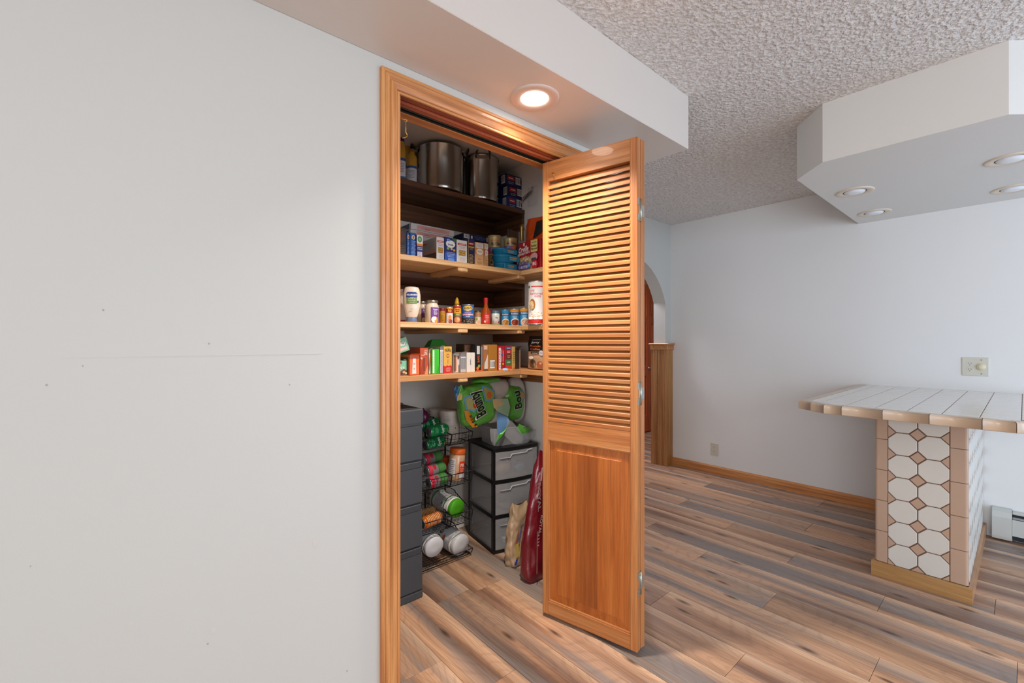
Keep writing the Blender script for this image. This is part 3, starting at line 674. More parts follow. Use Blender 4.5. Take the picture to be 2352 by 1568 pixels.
# ------------------------------------------------------------------ pantry shelves
YF, XS, TH = 1.89, 1.712, .026; ZS = {2: 1.656, 3: 1.342, 4: 1.088}; ZT = 2.12; YT = 2.17
def add_shelf(name, label, z, xs=None):
    t = thing(name, label, 'shelf', (0, 0, z)); return t
def board(t, a, c, mm, name='board', ch=.002): b = B(); b.box(a, c, mm, ch); return b.build(name, t)
t = add_shelf('pantry_shelf', 'dark stained top shelf holding the stock pots', ZT)
board(t, (CX0, YT, -.030), (CX1-.001, CY1, 0), darkw('x')); board(t, (CX0, CY1-.022, -.135), (CX1-.022, CY1-.0005, -.031), darkw('x'), 'wall_cleat'); board(t, (CX1-.020, YT+.004, -.135), (CX1-.0005, CY1, -.031), darkw('y'), 'wall_cleat')
gapx = at(1054, 600, Y=YF).x
for k, z in ZS.items():
    lab = {2: 'pale board shelf with the boxed foods, second from the top', 3: 'pale board shelf at eye height with jars and cans', 4: 'lowest pale board shelf with opened snack boxes'}[k]
    t = add_shelf('pantry_shelf', lab, z)
    yb = CY1-.001
    board(t, (CX0, YF, -TH), (XS, yb if k > 2 else YT+.02, 0), pine('x') if k < 4 else wood('warm_pine', ('a8683c', 'cc9058', 'dca670'), 'x', rough=.6, coat=0))
    board(t, (XS+.001, WY+WT+.001, -TH), (CX1-.001, yb if k > 2 else YT+.02, 0), pine('y') if k < 4 else wood('warm_pine', ('a8683c', 'cc9058', 'dca670'), 'y', rough=.6, coat=0))
    xa = at(1053.5, 760, Y=YF).x; xb = at(1076, 760, Y=YF).x
    board(t, (xa, YF+.003, -TH-.021), (xb, YT+.02 if k == 2 else yb-.02, -TH), pine('y'), 'bracket', .004)
    if k == 4: xa, xb = XS+.0, XS+.055
    else: xa, xb = XS-.02, XS+.035
    board(t, (xa, YF+.003, -TH-.021), (xb, YT+.02 if k == 2 else yb-.02, -TH), pine('y'), 'bracket', .004)
    if k == 2:
        board(t, (CX0, YT, -TH-.036), (CX1-.001, yb, -TH-.0005), darkw('x'), 'old_board'); board(t, (CX0, CY1-.022, -.170), (CX1-.022, CY1-.0005, -TH-.037), darkw('x'), 'wall_cleat'); board(t, (CX1-.020, YT, -.170), (CX1-.0005, CY1-.001, -TH-.037), darkw('y'), 'wall_cleat')
        board(t, (CX0, YT+.021, -TH), (CX1-.001, yb, 0), pine('x'), 'rear_board')
    else:
        board(t, (CX1-.020, WY+WT+.1, -TH-.072), (CX1-.0005, CY1-.001, -TH-.0005), wood('brown_cleat', ('6e4426', '96623a', 'a87848'), 'y', rough=.6, coat=0), 'wall_cleat')

# ------------------------------------------------------------------ makers for packed food
def carton(name, label, col, px0, px1, pyt, Y, zb, depth, front_=None, side=None, sidecol=None, group=None, rz=0, cat='box', open_=False, X=None, zt=None):
    """card box whose front spans px0..px1 at depth Y and reaches up to pyt"""
    a, c = at(px0, 700, Y=Y), at(px1, 700, Y=Y); W = c.x-a.x; xm = (a.x+c.x)/2
    H = (zt if zt is not None else zat(pyt, xm, Y))-zb
    t = thing(name, label, cat, (a.x, Y, zb), (0, 0, rz), group); m = mat(col, .45, name='printed_card', vary=.03)
    ms = mat(sidecol, .45, name='printed_card', vary=.03) if sidecol else m
    b = B(); e = .0016
    if not open_:
        b.box((0, 0, 0), (W, depth, H), m, .0012)
        if sidecol: b.box((-.0006, .0015, .0015), (.0002, depth-.0015, H-.0015), ms)
        b.box((.0015, .001, H), (W-.0015, depth*.5-.0006, H+.0007), m); b.box((.0015, depth*.5+.0006, H), (W-.0015, depth-.001, H+.0007), m)
    else:
        wk = mat('b4aca2', .7, name='grey_board_inside')
        for q in ((0, 0, 0, W, e, H), (0, depth-e, 0, W, depth, H), (0, 0, 0, e, depth, H), (W-e, 0, 0, W, depth, H), (0, 0, 0, W, depth, e)): b.box(q[:3], q[3:], m)
        b.box((e*1.2, e*1.2, e), (W-e*1.2, e*1.6, H-.001), wk)
    b.build('carton_body', t)
    if open_:
        b = B(); b.poly([(0, 0, H), (W, 0, H), (W*.96, -.018, H+.008), (W*.04, -.018, H+.008)], m); b.build('open_flap', t)
    if front_: A = Art(front()); front_(A, W, H); A.build(t)
    if side: A = Art(leftside(depth, x=-.0006)); side(A, depth, H); A.build(t, 'side_print')
    return t
def can(name, label, px0, px1, pyt, Yc, zb, art, col='c8c4bc', lid='c0beb8', group=None, cat='can', rim=True, zt=None, seg=28):
    xm = (at(px0, 700, Y=Yc).x+at(px1, 700, Y=Yc).x)/2
    d = xm*sY+Yc*cY; R = (px1-px0)/2*d/F*math.cos(math.atan((((px0+px1)/2)-1176)/F)); ztop = zt if zt is not None else zat(pyt, xm, Yc-R*.6); H = ztop-zb
    t = thing(name, label, cat, (xm, Yc, zb), group=group); b = B(); mb = mat(col, .35, name='can_paper_label', vary=.03); ml = mat(lid, .3, .9, name='tin_lid')
    if rim: b.lathe([(0, .001), (R*.94, .001), (R*.99, .0), (R, .0015), (R*.985, .004), (R*.97, .005), (R*.975, H-.005), (R*.985, H-.004), (R, H-.0015), (R*.98, H), (R*.93, H-.0005), (R*.92, H-.003), (0, H-.003)], mb, seg=seg, mats=[ml, ml, ml, ml, ml, mb, ml, ml, ml, ml, ml, ml])
    else: b.lathe([(0, 0), (R*.96, 0), (R, .003), (R, H-.003), (R*.97, H), (0, H)], mb, seg=seg)
    b.build('can_body', t); A = Art(around(R*.976, ang=facing(xm, Yc)), curved=True, h0=.0003); art(A, R, H); A.build(t)
    return t
def bottle(name, label, px0, px1, pyt, Yc, zb, prof, mats_, cat='bottle', group=None, art=None, seg=24, sy=1, zt=None, parts=None, flat=False):
    """prof: list of (r 0..1, z 0..1, part) along the outline; parts named in order"""
    xm = (at(px0, 700, Y=Yc).x+at(px1, 700, Y=Yc).x)/2; d = xm*sY+Yc*cY; R = (px1-px0)/2*d/F*math.cos(math.atan((((px0+px1)/2)-1176)/F)); H = (zt if zt is not None else zat(pyt, xm, Yc))-zb
    ang = facing(xm, Yc); t = thing(name, label, cat, (xm, Yc, zb), (0, 0, ang+PI/2 if flat else 0), group=group)
    for pn in mats_:
        b = B(); pr = [(r*R, z*H) for r, z, k in prof if k == pn]; b.lathe(pr, mats_[pn], seg=seg, sy=sy); b.build(pn, t)
    if art:
        if flat: A = Art(lambda a, b_, h: Vector((R*math.sin(a/R), -(R*sy+h)*math.cos(a/R), b_)), curved=True)
        else: A = Art(around(art[0]*R, ang=ang), curved=True)
        art[1](A, R, H); A.build(t)
    return t

# ------------------------------------------------------------------ top shelf
lbl_w = 'd8dce4'
def oil(name_l, px0, px1, pyt, Y, capcol):
    prof = [(0, 0, 'bottle'), (.9, 0, 'bottle'), (1, .03, 'bottle'), (1, .16, 'bottle'), (.95, .20, 'bottle'), (.95, .42, 'bottle'), (1, .46, 'bottle'), (1, .74, 'bottle'), (.92, .80, 'bottle'), (.62, .88, 'bottle'), (.55, .90, 'bottle'), (.55, .93, 'bottle'), (.60, .92, 'cap'), (.62, .93, 'cap'), (.62, .995, 'cap'), (.56, 1, 'cap'), (0, 1, 'cap')]
    return bottle('oil_bottle', name_l, px0, px1, pyt, Y, ZT, prof, {'bottle': mat('c89c34', .12, name='amber_oil', coat=.5), 'cap': mat(capcol, .4, name='bottle_cap')}, group='cooking oil bottles on the top shelf',
        art=(.99, lambda A, R, H: A.rect(-R*1.2, H*.05, R*1.2, H*.53, 'd6d8e2').rect(-R*1.2, H*.05, R*1.2, H*.12, '2c78b8').rect(-R*1.2, H*.47, R*1.2, H*.53, '2a5aa0').lines(0, H*.2, H*.42, R*1.3, 6, '8088a0')))
oil('tall amber oil bottle half hidden by the left casing on the top shelf', 913, 932, 318, 2.24, '1c2c66')
oil('amber oil bottle with a white label standing left of the big pot', 933.5, 958, 344, 2.27, '8a6a20')
oil('oil bottle with a dark blue cap at the back of the top shelf', 928, 946, 318, 2.44, '16245c')
def pot(label, px0, px1, pyt, Yc, lidded):
    xm = (at(px0, 400, Y=Yc).x+at(px1, 400, Y=Yc).x)/2; d = xm*sY+Yc*cY; R = (px1-px0)/2*d/F*.985; H = zat(pyt, xm, Yc-R)-ZT
    t = thing('stock_pot', label, 'pot', (xm, Yc, ZT)); b = B()
    b.lathe([(0, 0), (R*.80, 0), (R*.84, .004), (R*.84, .010), (R*.93, .013), (R*.985, .024), (R, .04), (R, H-.006), (R*1.02, H-.004), (R*1.02, H), (R*.99, H), (R*.985, H-.02), (R*.985, .05), (0, .03)], steel_m, seg=48); b.build('pot_body', t)
    dm = mat('2c2e30', .35, name='dark_handle'); ring = steel_m
    for s_ in (0, PI):
        a0 = (facing(xm, Yc)+.10 if lidded else -.5)+s_; b = B(); b.T = Matrix.Rotation(a0, 4, 'Z'); hz = H-.020
        b.box((R*.985, -.050, hz-.012), (R+.005, .050, hz+.010), ring, .002)
        for sy_ in (-1, 1): b.tube([(R+.002, sy_*.040, hz), (R+.010, sy_*.040, hz-.012), (R+.014, sy_*.042, hz+.006)], .003, ring, seg=6)
        b.build('handle_bracket', t)
        pts = [(R+.014+.020*math.sin(t_/8*PI), -.042*math.copysign(abs(math.cos(t_/8*PI))**.6, math.cos(t_/8*PI)), hz+.008+.034*math.sin(t_/8*PI)) for t_ in range(9)]
        b = B(); b.T = Matrix.Rotation(a0, 4, 'Z'); b.tube(pts, .0055, dm, seg=8); b.T = None; b.build('handle', t)
    if lidded:
        b = B(); b.lathe([(R*1.03, H-.004), (R*1.04, H), (R*1.0, H+.004), (R*.6, H+.012), (0, H+.016)], steel_m, seg=40); b.build('lid', t)
        pass
    return t
pot('large stainless steel stock pot, the left one of the two', 957, 1062, 331, 2.325, False)
pot('smaller lidded stainless steel pot with black handles, right of the large one', 1064, 1144, 357, 2.30, True)
nv = '1c2a66'
for i, (yt, dx, c) in enumerate(((398.5, 0, nv), (424, 5, '201c50'), (449.5, 3, '1c3c8a'))):
    def fr(A, W, H): A.bars(W*.60, H*.25, W*.94, H*.9, 6).rect(W*.08, H*.45, W*.52, H*.85, 'b83038').rect(W*.16, H*.6, W*.44, H*.7, 'e8d8d8').lines(W*.3, H*.1, H*.36, W*.4, 2, 'a8b8e0')
    zb_ = ZT if i == 2 else (zat(449.5, 1.88, 2.2) if i == 1 else zat(424, 1.88, 2.2))
    carton('foil_box', ('blue oblong carton on top of the stack right of the pots', 'dark blue oblong carton in the middle of the stack of three', 'bright blue oblong carton at the bottom of the stack of three')[i], c, 1162+dx, 1197+dx if i else 1198, yt, 2.20, zb_, .22, fr, lambda A, D, H: A.bars(D-.045, H*.15, D-.008, H*.9, 5).rect(.01, H*.2, D*.5, H*.8, '101840'), zt=zat(yt, 1.88, 2.2)-.0012, group='blue cartons stacked on the top shelf')
# things hung on a hook on the right wall
p = at(1216, 452, X=CX1); t = thing('utensil_bundle', 'bundle of metal skewers and a clear bag hung on the side wall', 'utensils', (CX1-.004, p.y, p.z))
b = B()
for k in range(6): b.tube([(-.01-.004*k, .075-.01*k, -.035+.006*k), (-.014, .02, -.012+.005*k), (-.012, -.04, .012+.004*k)], .0018, steel_m, seg=5)
b.build('skewer', t, kind='stuff')
b = B(); b.tube([(0, -.045, .05), (-.02, -.045, .05), (-.024, -.045, .03), (-.012, -.045, .018)], .002, zinc_m, seg=6); b.build('wall_hook', t)
clearm = mat('e4e6ea', .15, name='clear_film', alpha=.28, bump=.6, bs=40, bd=.004)
b = B(); b.grid(lambda u, v: (-.012-.014*math.sin(PI*u)*math.sin(PI*v)-.006*noise.noise(Vector((u*5, v*5, 1))), -.09+.09*u, -.07+.12*v), 10, 10, clearm); b.build('clear_bag', t)

# ------------------------------------------------------------------ second shelf
z2 = ZS[2]
carton('snack_box', 'dark grey printed box cut off by the left casing on the second shelf', '3a342c', 913, 934, 523, 1.95, z2, .16, lambda A, W, H: A.ell(W*.5, H*.7, W*.3, H*.2, '5a3a30').lines(W*.5, H*.1, H*.4, W*.7, 5, '6a6258'))
def cracker(A, W, H): A.ell(W*.5, H*.82, W*.3, H*.09, 'e8d8b8').ell(W*.5, H*.82, W*.15, H*.06, 'c07030').lines(W*.5, H*.06, H*.68, W*.75, 12, '9cc0ec')
carton('cracker_box', 'bright blue narrow carton, the left one of the pair on the second shelf', '2058a8', 934.5, 941.5, 534, 1.945, z2, .15, cracker, group='bright blue cartons on the second shelf')
carton('cracker_box', 'bright blue narrow carton beside the white and navy one', '2058a8', 942.5, 956, 535, 1.935, z2, .17, cracker, group='bright blue cartons on the second shelf')
carton('cereal_carton', 'white and navy carton with a round green emblem', '24307a', 957, 971, 540, 1.925, z2, .17, lambda A, W, H: A.rect(0, H*.62, W, H, 'e8e8e4').ell(W*.5, H*.82, W*.36, H*.135, '4a9a50').ell(W*.5, H*.82, W*.18, H*.05, 'd8ecd0').ell(W*.5, H*.82, W*.1, H*.03, '4a9a50').rect(0, H*.52, W, H*.62, 'e08a20').text('macaroni', W*.5, H*.45, W*.8, H*.05, 'f0f0f0').text('& cheese', W*.5, H*.38, W*.8, H*.05, 'f0f0f0').rect(W*.08, H*.03, W*.86, H*.26, 'dcdce4').lines(W*.47, H*.05, H*.24, W*.6, 4, '8088a0'))
def pinkpanel(A, W, H): A.rect(W*.13, H*.12, W*.88, H*.82, 'e0a098').lines(W*.5, H*.2, H*.76, W*.68, 5, 'b88078').rect(W*.30, H*.26, W*.42, H*.34, 'a06a64')
Yb_ = 2.16
z_a, z_b, z_c = at(957, 541.5, Y=Yb_).z, at(943, 526.5, Y=Yb_).z, at(943, 511.5, Y=Yb_).z
carton('flat_carton', 'plain white carton standing behind, under the two wide pink labelled ones', 'd4d0ca', 957, 1038, 553, Yb_, z2, .2, zt=z_a)
for zl_, zh_, dx, cc, lb in ((z_a+.0012, z_b, 0, 'cfccc8', 'wide white carton with a pink panel, under its twin'), (z_b+.0024, z_c, 1, 'd2cfcb', 'wide white carton with a pink panel, on top of its twin')):
    carton('flat_carton', lb, cc, 943+dx, 1041+2*dx, 0, Yb_-.004, zl_, .21, pinkpanel, zt=zh_, group='wide white cartons with pink panels', side=lambda A, D, H: A.rect(.01, H*.1, D*.9, H*.9, '38507a'))
def pasta(food, a, c2):
    def f(A, W, H):
        A.rect(W*.08, H*.78, W*.92, H*.86, 'cc2a24').rect(W*.2, H*.81, W*.8, H*.83, 'f4e8e4').lines(W*.5, H*.62, H*.74, W*.7, 2, 'd0a0a0').rect(W*.18, H*.33, W*.82, H*.56, a)
        rr = random.Random(5)
        for i in range(16): A.ell(W*(.22+.56*rr.random()), H*(.35+.18*rr.random()), W*.06, H*.012, c2)
        A.lines(W*.5, H*.08, H*.26, W*.6, 4, 'c8b8b8')
    return f
def pside(A, D, H): A.rect(.006, H*.02, D-.004, H*.36, '6a5040').rect(.006, H*.34, D-.004, H*.50, 'd49c90').lines(D*.5, H*.55, H*.88, D*.7, 6, 'b0a8a4').rect(D*.1, H*.78, D*.4, H*.84, 'c04038')
carton('pasta_box', 'white pasta box turned to show its side, left of the navy one', 'dedbd6', 1003, 1020, 545, 1.925, z2, .15, pasta('elbows', 'a87828', 'e0b860'), pside, 'bcb6ae', group='white pasta boxes')
def shells(A, W, H):
    A.poly([(W*.62, H), (W, H), (W, H*.84), (W*.8, H*.86)], '3c6a34').ell(W*.5, H*.74, W*.40, H*.155, 'f0efe6').ell(W*.32, H*.90, W*.16, H*.055, '2c6cc0').text('great', W*.32, H*.90, W*.2, H*.03, 'ffffff').text('Shells', W*.5, H*.71, W*.46, H*.07, '26449c').ell(W*.28, H*.54, W*.13, H*.055, '88a860').ell(W*.58, H*.54, W*.10, H*.05, 'e0b870').ell(W*.80, H*.50, W*.10, H*.05, 'd8a048')
    A.rect(0, H*.0, W, H*.36, '2456b8').text('stone ground', W*.5, H*.38, W*.72, H*.035, 'e8ecf8').lines(W*.5, H*.18, H*.34, W*.7, 3, 'b0c4f0').rect(W*.26, H*.02, W*.78, H*.15, '6890d8')
carton('pasta_box', 'navy carton with a white oval and nut pictures', '1e2c6e', 1021, 1048, 546, 1.92, z2, .06, shells)
carton('pasta_box', 'white pasta box standing right of the navy one with the oval', 'dedbd6', 1049.5, 1073, 552, 1.915, z2, .12, pasta('shells', 'a87c34', 'e6c470'), pside, 'c8c2ba', group='white pasta boxes')
def navy_t(A, W, H): A.rect(W*.14, H*.76, W*.88, H*.86, 'b82c34').rect(W*.24, H*.80, W*.78, H*.825, 'f0e0d8').rect(W*.08, H*.66, W*.92, H*.71, 'c89828').lines(W*.5, H*.56, H*.64, W*.6, 2, 'b0903c').lines(W*.45, H*.06, H*.40, W*.7, 7, 'c0a050').rect(0, 0, W*.05, H, 'b8902c')
carton('noodle_box', 'narrow navy and gold carton right of the white pasta boxes', '1c2450', 1074.5, 1090, 549, 1.915, z2, .15, navy_t)
carton('tea_box', 'flat navy carton lying across the back behind the pasta boxes', '1c244c', 1064, 1123, 0, 2.12, at(1076, 550, Y=2.12).z, .12, lambda A, W, H: A.bars(W*.02, H*.2, W*.24, H*.9, 8).ell(W*.31, H*.5, W*.035, H*.3, 'd0d4e0').lines(W*.64, H*.2, H*.8, W*.5, 3, '5a6aa0').rect(W*.88, H*.1, W*.99, H*.9, 'c0c4d0'), zt=at(1076, 537, Y=2.12).z)
carton('rice_box', 'navy carton under the flat one at the back of the shelf', '1c2450', 1062, 1121, 0, 2.125, z2, .11, lambda A, W, H: A.lines(W*.5, H*.5, H*.9, W*.8, 4, '8c7c3c'), zt=at(1076, 550.6, Y=2.12).z)
def orangebox(c1):
    def f(A, W, H): A.rect(W*.12, H*.76, W*.9, H*.96, 'd8d4d0').lines(W*.5, H*.79, H*.93, W*.6, 3, '9a9690').rect(0, H*.50, W, H*.74, c1).ell(W*.5, H*.60, W*.40, H*.13, 'ece8e2').ell(W*.5, H*.60, W*.32, H*.10, 'd8d4cc').text('Simply', W*.5, H*.60, W*.5, H*.06, 'b86a30').text('Rice', W*.5, H*.28, W*.4, H*.06, 'c07838').lines(W*.5, H*.06, H*.2, W*.7, 3, 'b08860')
    return f
carton('rice_box', 'tan carton with an orange band and white oval', 'd8a878', 1091.5, 1111, 557, 1.915, z2, .12, orangebox('e0861c'), group='tan cartons with a white oval')
carton('rice_box', 'tan carton with a red band beside the noodle cups', 'd8a878', 1112, 1121.5, 559, 1.93, z2, .12, orangebox('c03c28'), group='tan cartons with a white oval')
def cup(label, px0, px1, pyt, Y, zb, zt, low):
    prof = [(0, 0, 'cup'), (.80, 0, 'cup'), (.81, .02, 'cup'), (.96, .93, 'cup'), (1, .94, 'lid'), (1.0, .98, 'lid'), (.96, 1, 'lid'), (0, .985, 'lid')]
    def art(A, R, H):
        if low: A.rect(-R*1.3, H*.03, R*1.3, H*.36, 'a05a8c' if low == 1 else 'b85a6c').ell(R*.55, H*.2, R*.32, H*.14, 'd07830').ell(-R*.35, H*.22, R*.16, H*.10, '60b0d8')
        A.text('CUP', -R*.1+R*.2, H*.84, R*.6, H*.10, 'c04848').text('NOODLES', R*.12, H*.70, R*1.2, H*.11, 'c04848').text('PROTEIN', R*.15, H*.52, R*1.35, H*.17, '141410', skew=.25).lines(R*.1, H*.38, H*.44, R*1.1, 1, 'f0e8d0')
    return bottle('noodle_cup', label, px0, px1, pyt, Y, zb, prof, {'cup': mat('c4b078', .35, .3, name='gold_paper_cup'), 'lid': mat('cfc096', .35, .3, name='gold_foil_lid')}, cat='cup', group='gold instant noodle cups', art=(lambda_r, art) if False else (.90, art), zt=zt)
zc = zat(586.5, 1.66, 2.045)
cup('gold noodle cup at the bottom of the stack of two', 1120, 1147, 0, 2.045, z2, zc, 2)
cup('gold noodle cup standing on top of another one', 1119.5, 1152, 0, 2.045, zc+.001, zat(544, 1.66, 2.045), 1)
teal = mat('1c88b4', .35, name='teal_plastic_film')
def tub(label, px0, px1, zb, zt, Y, ab):
    a, c = at(px0, 600, Y=Y), at(px1, 600, Y=Y); W = c.x-a.x; H = zt-zb; xm = (a.x+c.x)/2; t = thing('snack_tub', label, 'tub', (xm, Y+W*.42, zb), group='teal snack tubs')
    b = B(); b.lathe([(0, 0), (W*.40, 0), (W*.43, H*.1), (W*.47, H*.75), (W*.50, H*.8), (W*.50, H*.97), (W*.48, H), (0, H*.99)], teal, seg=28, sy=.84); b.build('tub_body', t)
    b = B(); b.box((-W*.28 if ab else -W*.02, -W*.425, H*.16), (W*.5, -W*.40, H*.90), mat('2292c0', .4, name='teal_sleeve'), .002); b.build('sleeve', t)
    A = Art(front(0, 0, -W*.4255)); A.rect(-W*.06, H*.54, W*.32, H*.66, 'e8b040').lines(W*.12, H*.28, H*.46, W*.4, 2, 'c4e8f4'); A.build(t)
    return t
za, zb_ = zat(607, 1.69, 1.96), zat(589, 1.69, 1.96)
tub('teal snack tub at the bottom of the stack of three', 1150, 1187, z2, za, 1.925, 1)
tub('teal snack tub in the middle of the stack, the widest', 1150, 1194, za+.001, zb_, 1.915, 0)
zc2 = zat(574, 1.69, 1.96)
tub('teal snack tub on top of the stack under a gold cup', 1148, 1188, zb_+.001, zc2, 1.93, 1)
cup('gold noodle cup standing on the teal tubs', 1156, 1188.5, 0, 1.99, zc2+.001, zat(547, 1.69, 1.99), 1)
# board leaning in the corner, gold necked bottle
t = thing('cutting_board', 'brown wooden board leaning in the corner behind the cups', 'board', (1.905, 2.20, z2), (0, math.radians(4), 0)); b = B(); b.box((-.045, 0, .001), (.045, .018, .325), wood('walnut_board', ('4a3220', '6a4a30', '7c5a3c'), 'z'), .004); b.build('board_body', t)
bottle('glass_bottle', 'clear glass bottle with a gold foil neck in the shelf corner', 1188, 1209, 516, 2.07, z2, [(0, 0, 'glass'), (.95, 0, 'glass'), (1, .02, 'glass'), (1, .52, 'glass'), (.85, .60, 'glass'), (.50, .68, 'glass'), (.43, .70, 'glass'), (.46, .69, 'foil_neck'), (.44, .93, 'foil_neck'), (.5, .94, 'foil_neck'), (.5, 1, 'foil_neck'), (0, 1, 'foil_neck'), (0, .02, 'contents'), (.9, .03, 'contents'), (.9, .34, 'contents'), (0, .34, 'contents')],
    {'glass': mat('b0b4b0', .05, name='bottle_glass', alpha=.45), 'foil_neck': mat('b08a48', .35, .7, name='gold_foil'), 'contents': mat('20241c', .3, name='dark_contents')})
# popcorn box on the right-hand leg
xp = 1.735; ya, yb = at(1192, 600, X=xp).y, at(1242, 600, X=xp).y; Wp = ya-yb; zt_ = zat(553, xp, (ya+yb)/2); Hp = zt_-z2
t = thing('popcorn_box', 'red popcorn carton with white script and a pale yellow corner', 'box', (xp, yb, z2)); b = B(); b.box((0, 0, 0), (.06, Wp, Hp), mat('b8202c', .4, name='printed_card'), .0015); b.box((.002, .003, Hp), (.058, Wp-.003, Hp+.0006), mat('a81c28', .4, name='printed_card')); b.build('carton_body', t)
A = Art(lambda a, c, h: Vector((-h, Wp-a, c)))
A.poly([(0, Hp*.45), (Wp*.35, Hp*.50), (Wp*.6, Hp*.40), (Wp*.72, Hp*.02), (Wp*.02, Hp*.02)], 'dcc49c'); rr = random.Random(3)
for i in range(70):
    x, y = rr.random()*.66, .12+rr.random()*.34; A.ell(Wp*(.02+x), Hp*y, Wp*.022, Hp*.03, rr.choice(['f4ead0', 'e0c078', 'c8963c', 'fff6e2', 'd8a84c']))
A.rect(Wp*.66, Hp*.56, Wp*.96, Hp*.97, 'd8c878').text("the perfect", Wp*.81, Hp*.88, Wp*.2, Hp*.06, '4a4020').text('Butter', Wp*.81, Hp*.77, Wp*.24, Hp*.08, '3c2c18').text('Flavored', Wp*.81, Hp*.67, Wp*.26, Hp*.07, '3c2c18')
A.text('Orville', Wp*.34, Hp*.72, Wp*.46, Hp*.2, 'f6ecec', rot=.10, skew=.2).text("REDENBACHER'S", Wp*.34, Hp*.57, Wp*.56, Hp*.08, 'f6ecec', rot=.10).lines(Wp*.36, Hp*.46, Hp*.52, Wp*.36, 1, 'e04040').ell(Wp*.36, Hp*.88, Wp*.04, Hp*.06, 'f0e0d0')
A.ell(Wp*.82, Hp*.40, Wp*.16, Hp*.13, 'd8a0a4').rect(Wp*.70, Hp*.27, Wp*.92, Hp*.36, '404858').ell(Wp*.84, Hp*.14, Wp*.15, Hp*.15, 'b8202c').text('BIG', Wp*.84, Hp*.16, Wp*.16, Hp*.12, 'f0e8e8').rect(Wp*.08, Hp*.03, Wp*.62, Hp*.2, '5a50a0').text('MOVIE THEATER', Wp*.34, Hp*.25, Wp*.5, Hp*.08, '4a4494').text('12 BUTTER', Wp*.34, Hp*.10, Wp*.4, Hp*.09, 'e8e4f4').ell(Wp*.60, Hp*.15, Wp*.07, Hp*.08, '6aa0d8'); A.build(t)
def softbag(t, fn, nu, nv, m, name='bag', mf=None): b = B(); b.grid(fn, nu, nv, m, True, mf); return b.build(name, t)
def pouch(W, H, D, seed, pinch_top=.12, slump=0, wr=.006, bot=.03):
    """closed pillow-like bag: u round the girth, v up; flat sealed top"""
    def fn(u, v):
        a = 2*PI*u; th = D/2*max(.03, min(1, (v/bot)**.5 if v < bot else 1))*(1 if v < 1-pinch_top*3 else max(.04, (1-v)/(pinch_top*3))**.8)
        x = W/2*math.copysign(abs(math.cos(a))**.6, math.cos(a)); y = th*math.copysign(abs(math.sin(a))**.8, math.sin(a))
        nz_ = noise.noise(Vector((math.cos(a)*2+seed, v*7, math.sin(a)*2)))*wr+noise.noise(Vector((math.cos(a)*6, v*16+seed, math.sin(a)*6)))*wr*.6
        return (x+nz_*math.cos(a)*.6+slump*v*v, y+nz_*math.sin(a)*1.0, H*v)
    return fn
# orange bag above the popcorn box
ob = thing('candy_bag', 'crumpled orange candy bag with black and green lettering above the popcorn box', 'bag', (1.866, 1.885, z2), (0, 0, math.radians(-78)))
mo = mat('d8501c', .28, name='orange_foil_bag', bump=.5, bs=30, bd=.006); mk_ = mat('1c1812', .3, name='black_foil_print')
softbag(ob, pouch(.21, .335, .066, 3, .10, .01, .014), 36, 30, mo, 'bag_body')
A = Art(lambda a, c, h: Vector((a+.012*(c/.3)**2, -.036-h-.004*math.sin(c*40), c))); A.poly([(-.035, .20), (.04, .24), (.045, .305), (-.02, .30)], '1c1812').text('reeses', .004, .262, .06, .026, '6cb82c', rot=.5).text('pieces', .0, .236, .05, .018, '6cb82c', rot=.5).poly([(-.05, .14), (-.04, .145), (-.01, .19), (-.02, .2)], '5c7c24').poly([(.03, .10), (.04, .10), (.06, .17), (.05, .175)], '5c7c24'); A.build(ob, 'lettering')

# ------------------------------------------------------------------ third shelf
z3 = ZS[3]
bottle('juice_jug', 'white jug with a red base at the far left of the third shelf', 912, 931, 664, 2.09, z3, [(0, 0, 'base_band'), (.95, 0, 'base_band'), (1, .03, 'base_band'), (1, .10, 'base_band'), (1, .10, 'jug'), (1, .6, 'jug'), (.9, .75, 'jug'), (.5, .9, 'jug'), (.42, .92, 'jug'), (.46, .92, 'cap'), (.46, 1, 'cap'), (0, 1, 'cap')], {'base_band': mat('a82424', .4, name='red_plastic'), 'jug': mat('d4ccc4', .35, name='milky_plastic'), 'cap': mat('e0dcd8', .4, name='cap')})
mayo = [(.58, .155, 'squeeze_bottle'), (.64, .18, 'squeeze_bottle'), (.78, .28, 'squeeze_bottle'), (.95, .45, 'squeeze_bottle'), (1, .62, 'squeeze_bottle'), (.98, .78, 'squeeze_bottle'), (.86, .93, 'squeeze_bottle'), (.72, .985, 'squeeze_bottle'), (.4, 1, 'squeeze_bottle'), (0, 1, 'squeeze_bottle'),
        (0, 0, 'cap'), (.60, 0, 'cap'), (.63, .01, 'cap'), (.57, .12, 'cap'), (.57, .155, 'cap'), (.3, .16, 'cap')]
def mart(A, R, H):
    A.rect(-R*.62, H*.52, R*.62, H*.71, '6c8c40').rect(-R*.66, H*.70, R*.66, H*.82, '1c3c88').rect(-R*.54, H*.815, R*.54, H*.84, '1c3c88').text("HELLMANN'S", 0, H*.765, R*1.2, H*.052, 'f0f0f8').lines(0, H*.67, H*.70, R*.6, 1, 'b8d4f0').text('avocado oil', 0, H*.655, R*.8, H*.032, 'e8f0d8').text('mayonnaise', 0, H*.60, R*.9, H*.03, 'e4ecd4').lines(0, H*.53, H*.57, R*.8, 2, 'c4d0a4').ell(R*.78, H*.58, R*.13, H*.03, '2c4c90').lines(0, H*.34, H*.40, R*.5, 1, 'b8b0b4').lines(-R*.78, H*.5, H*.72, R*.12, 6, 'a8a098')
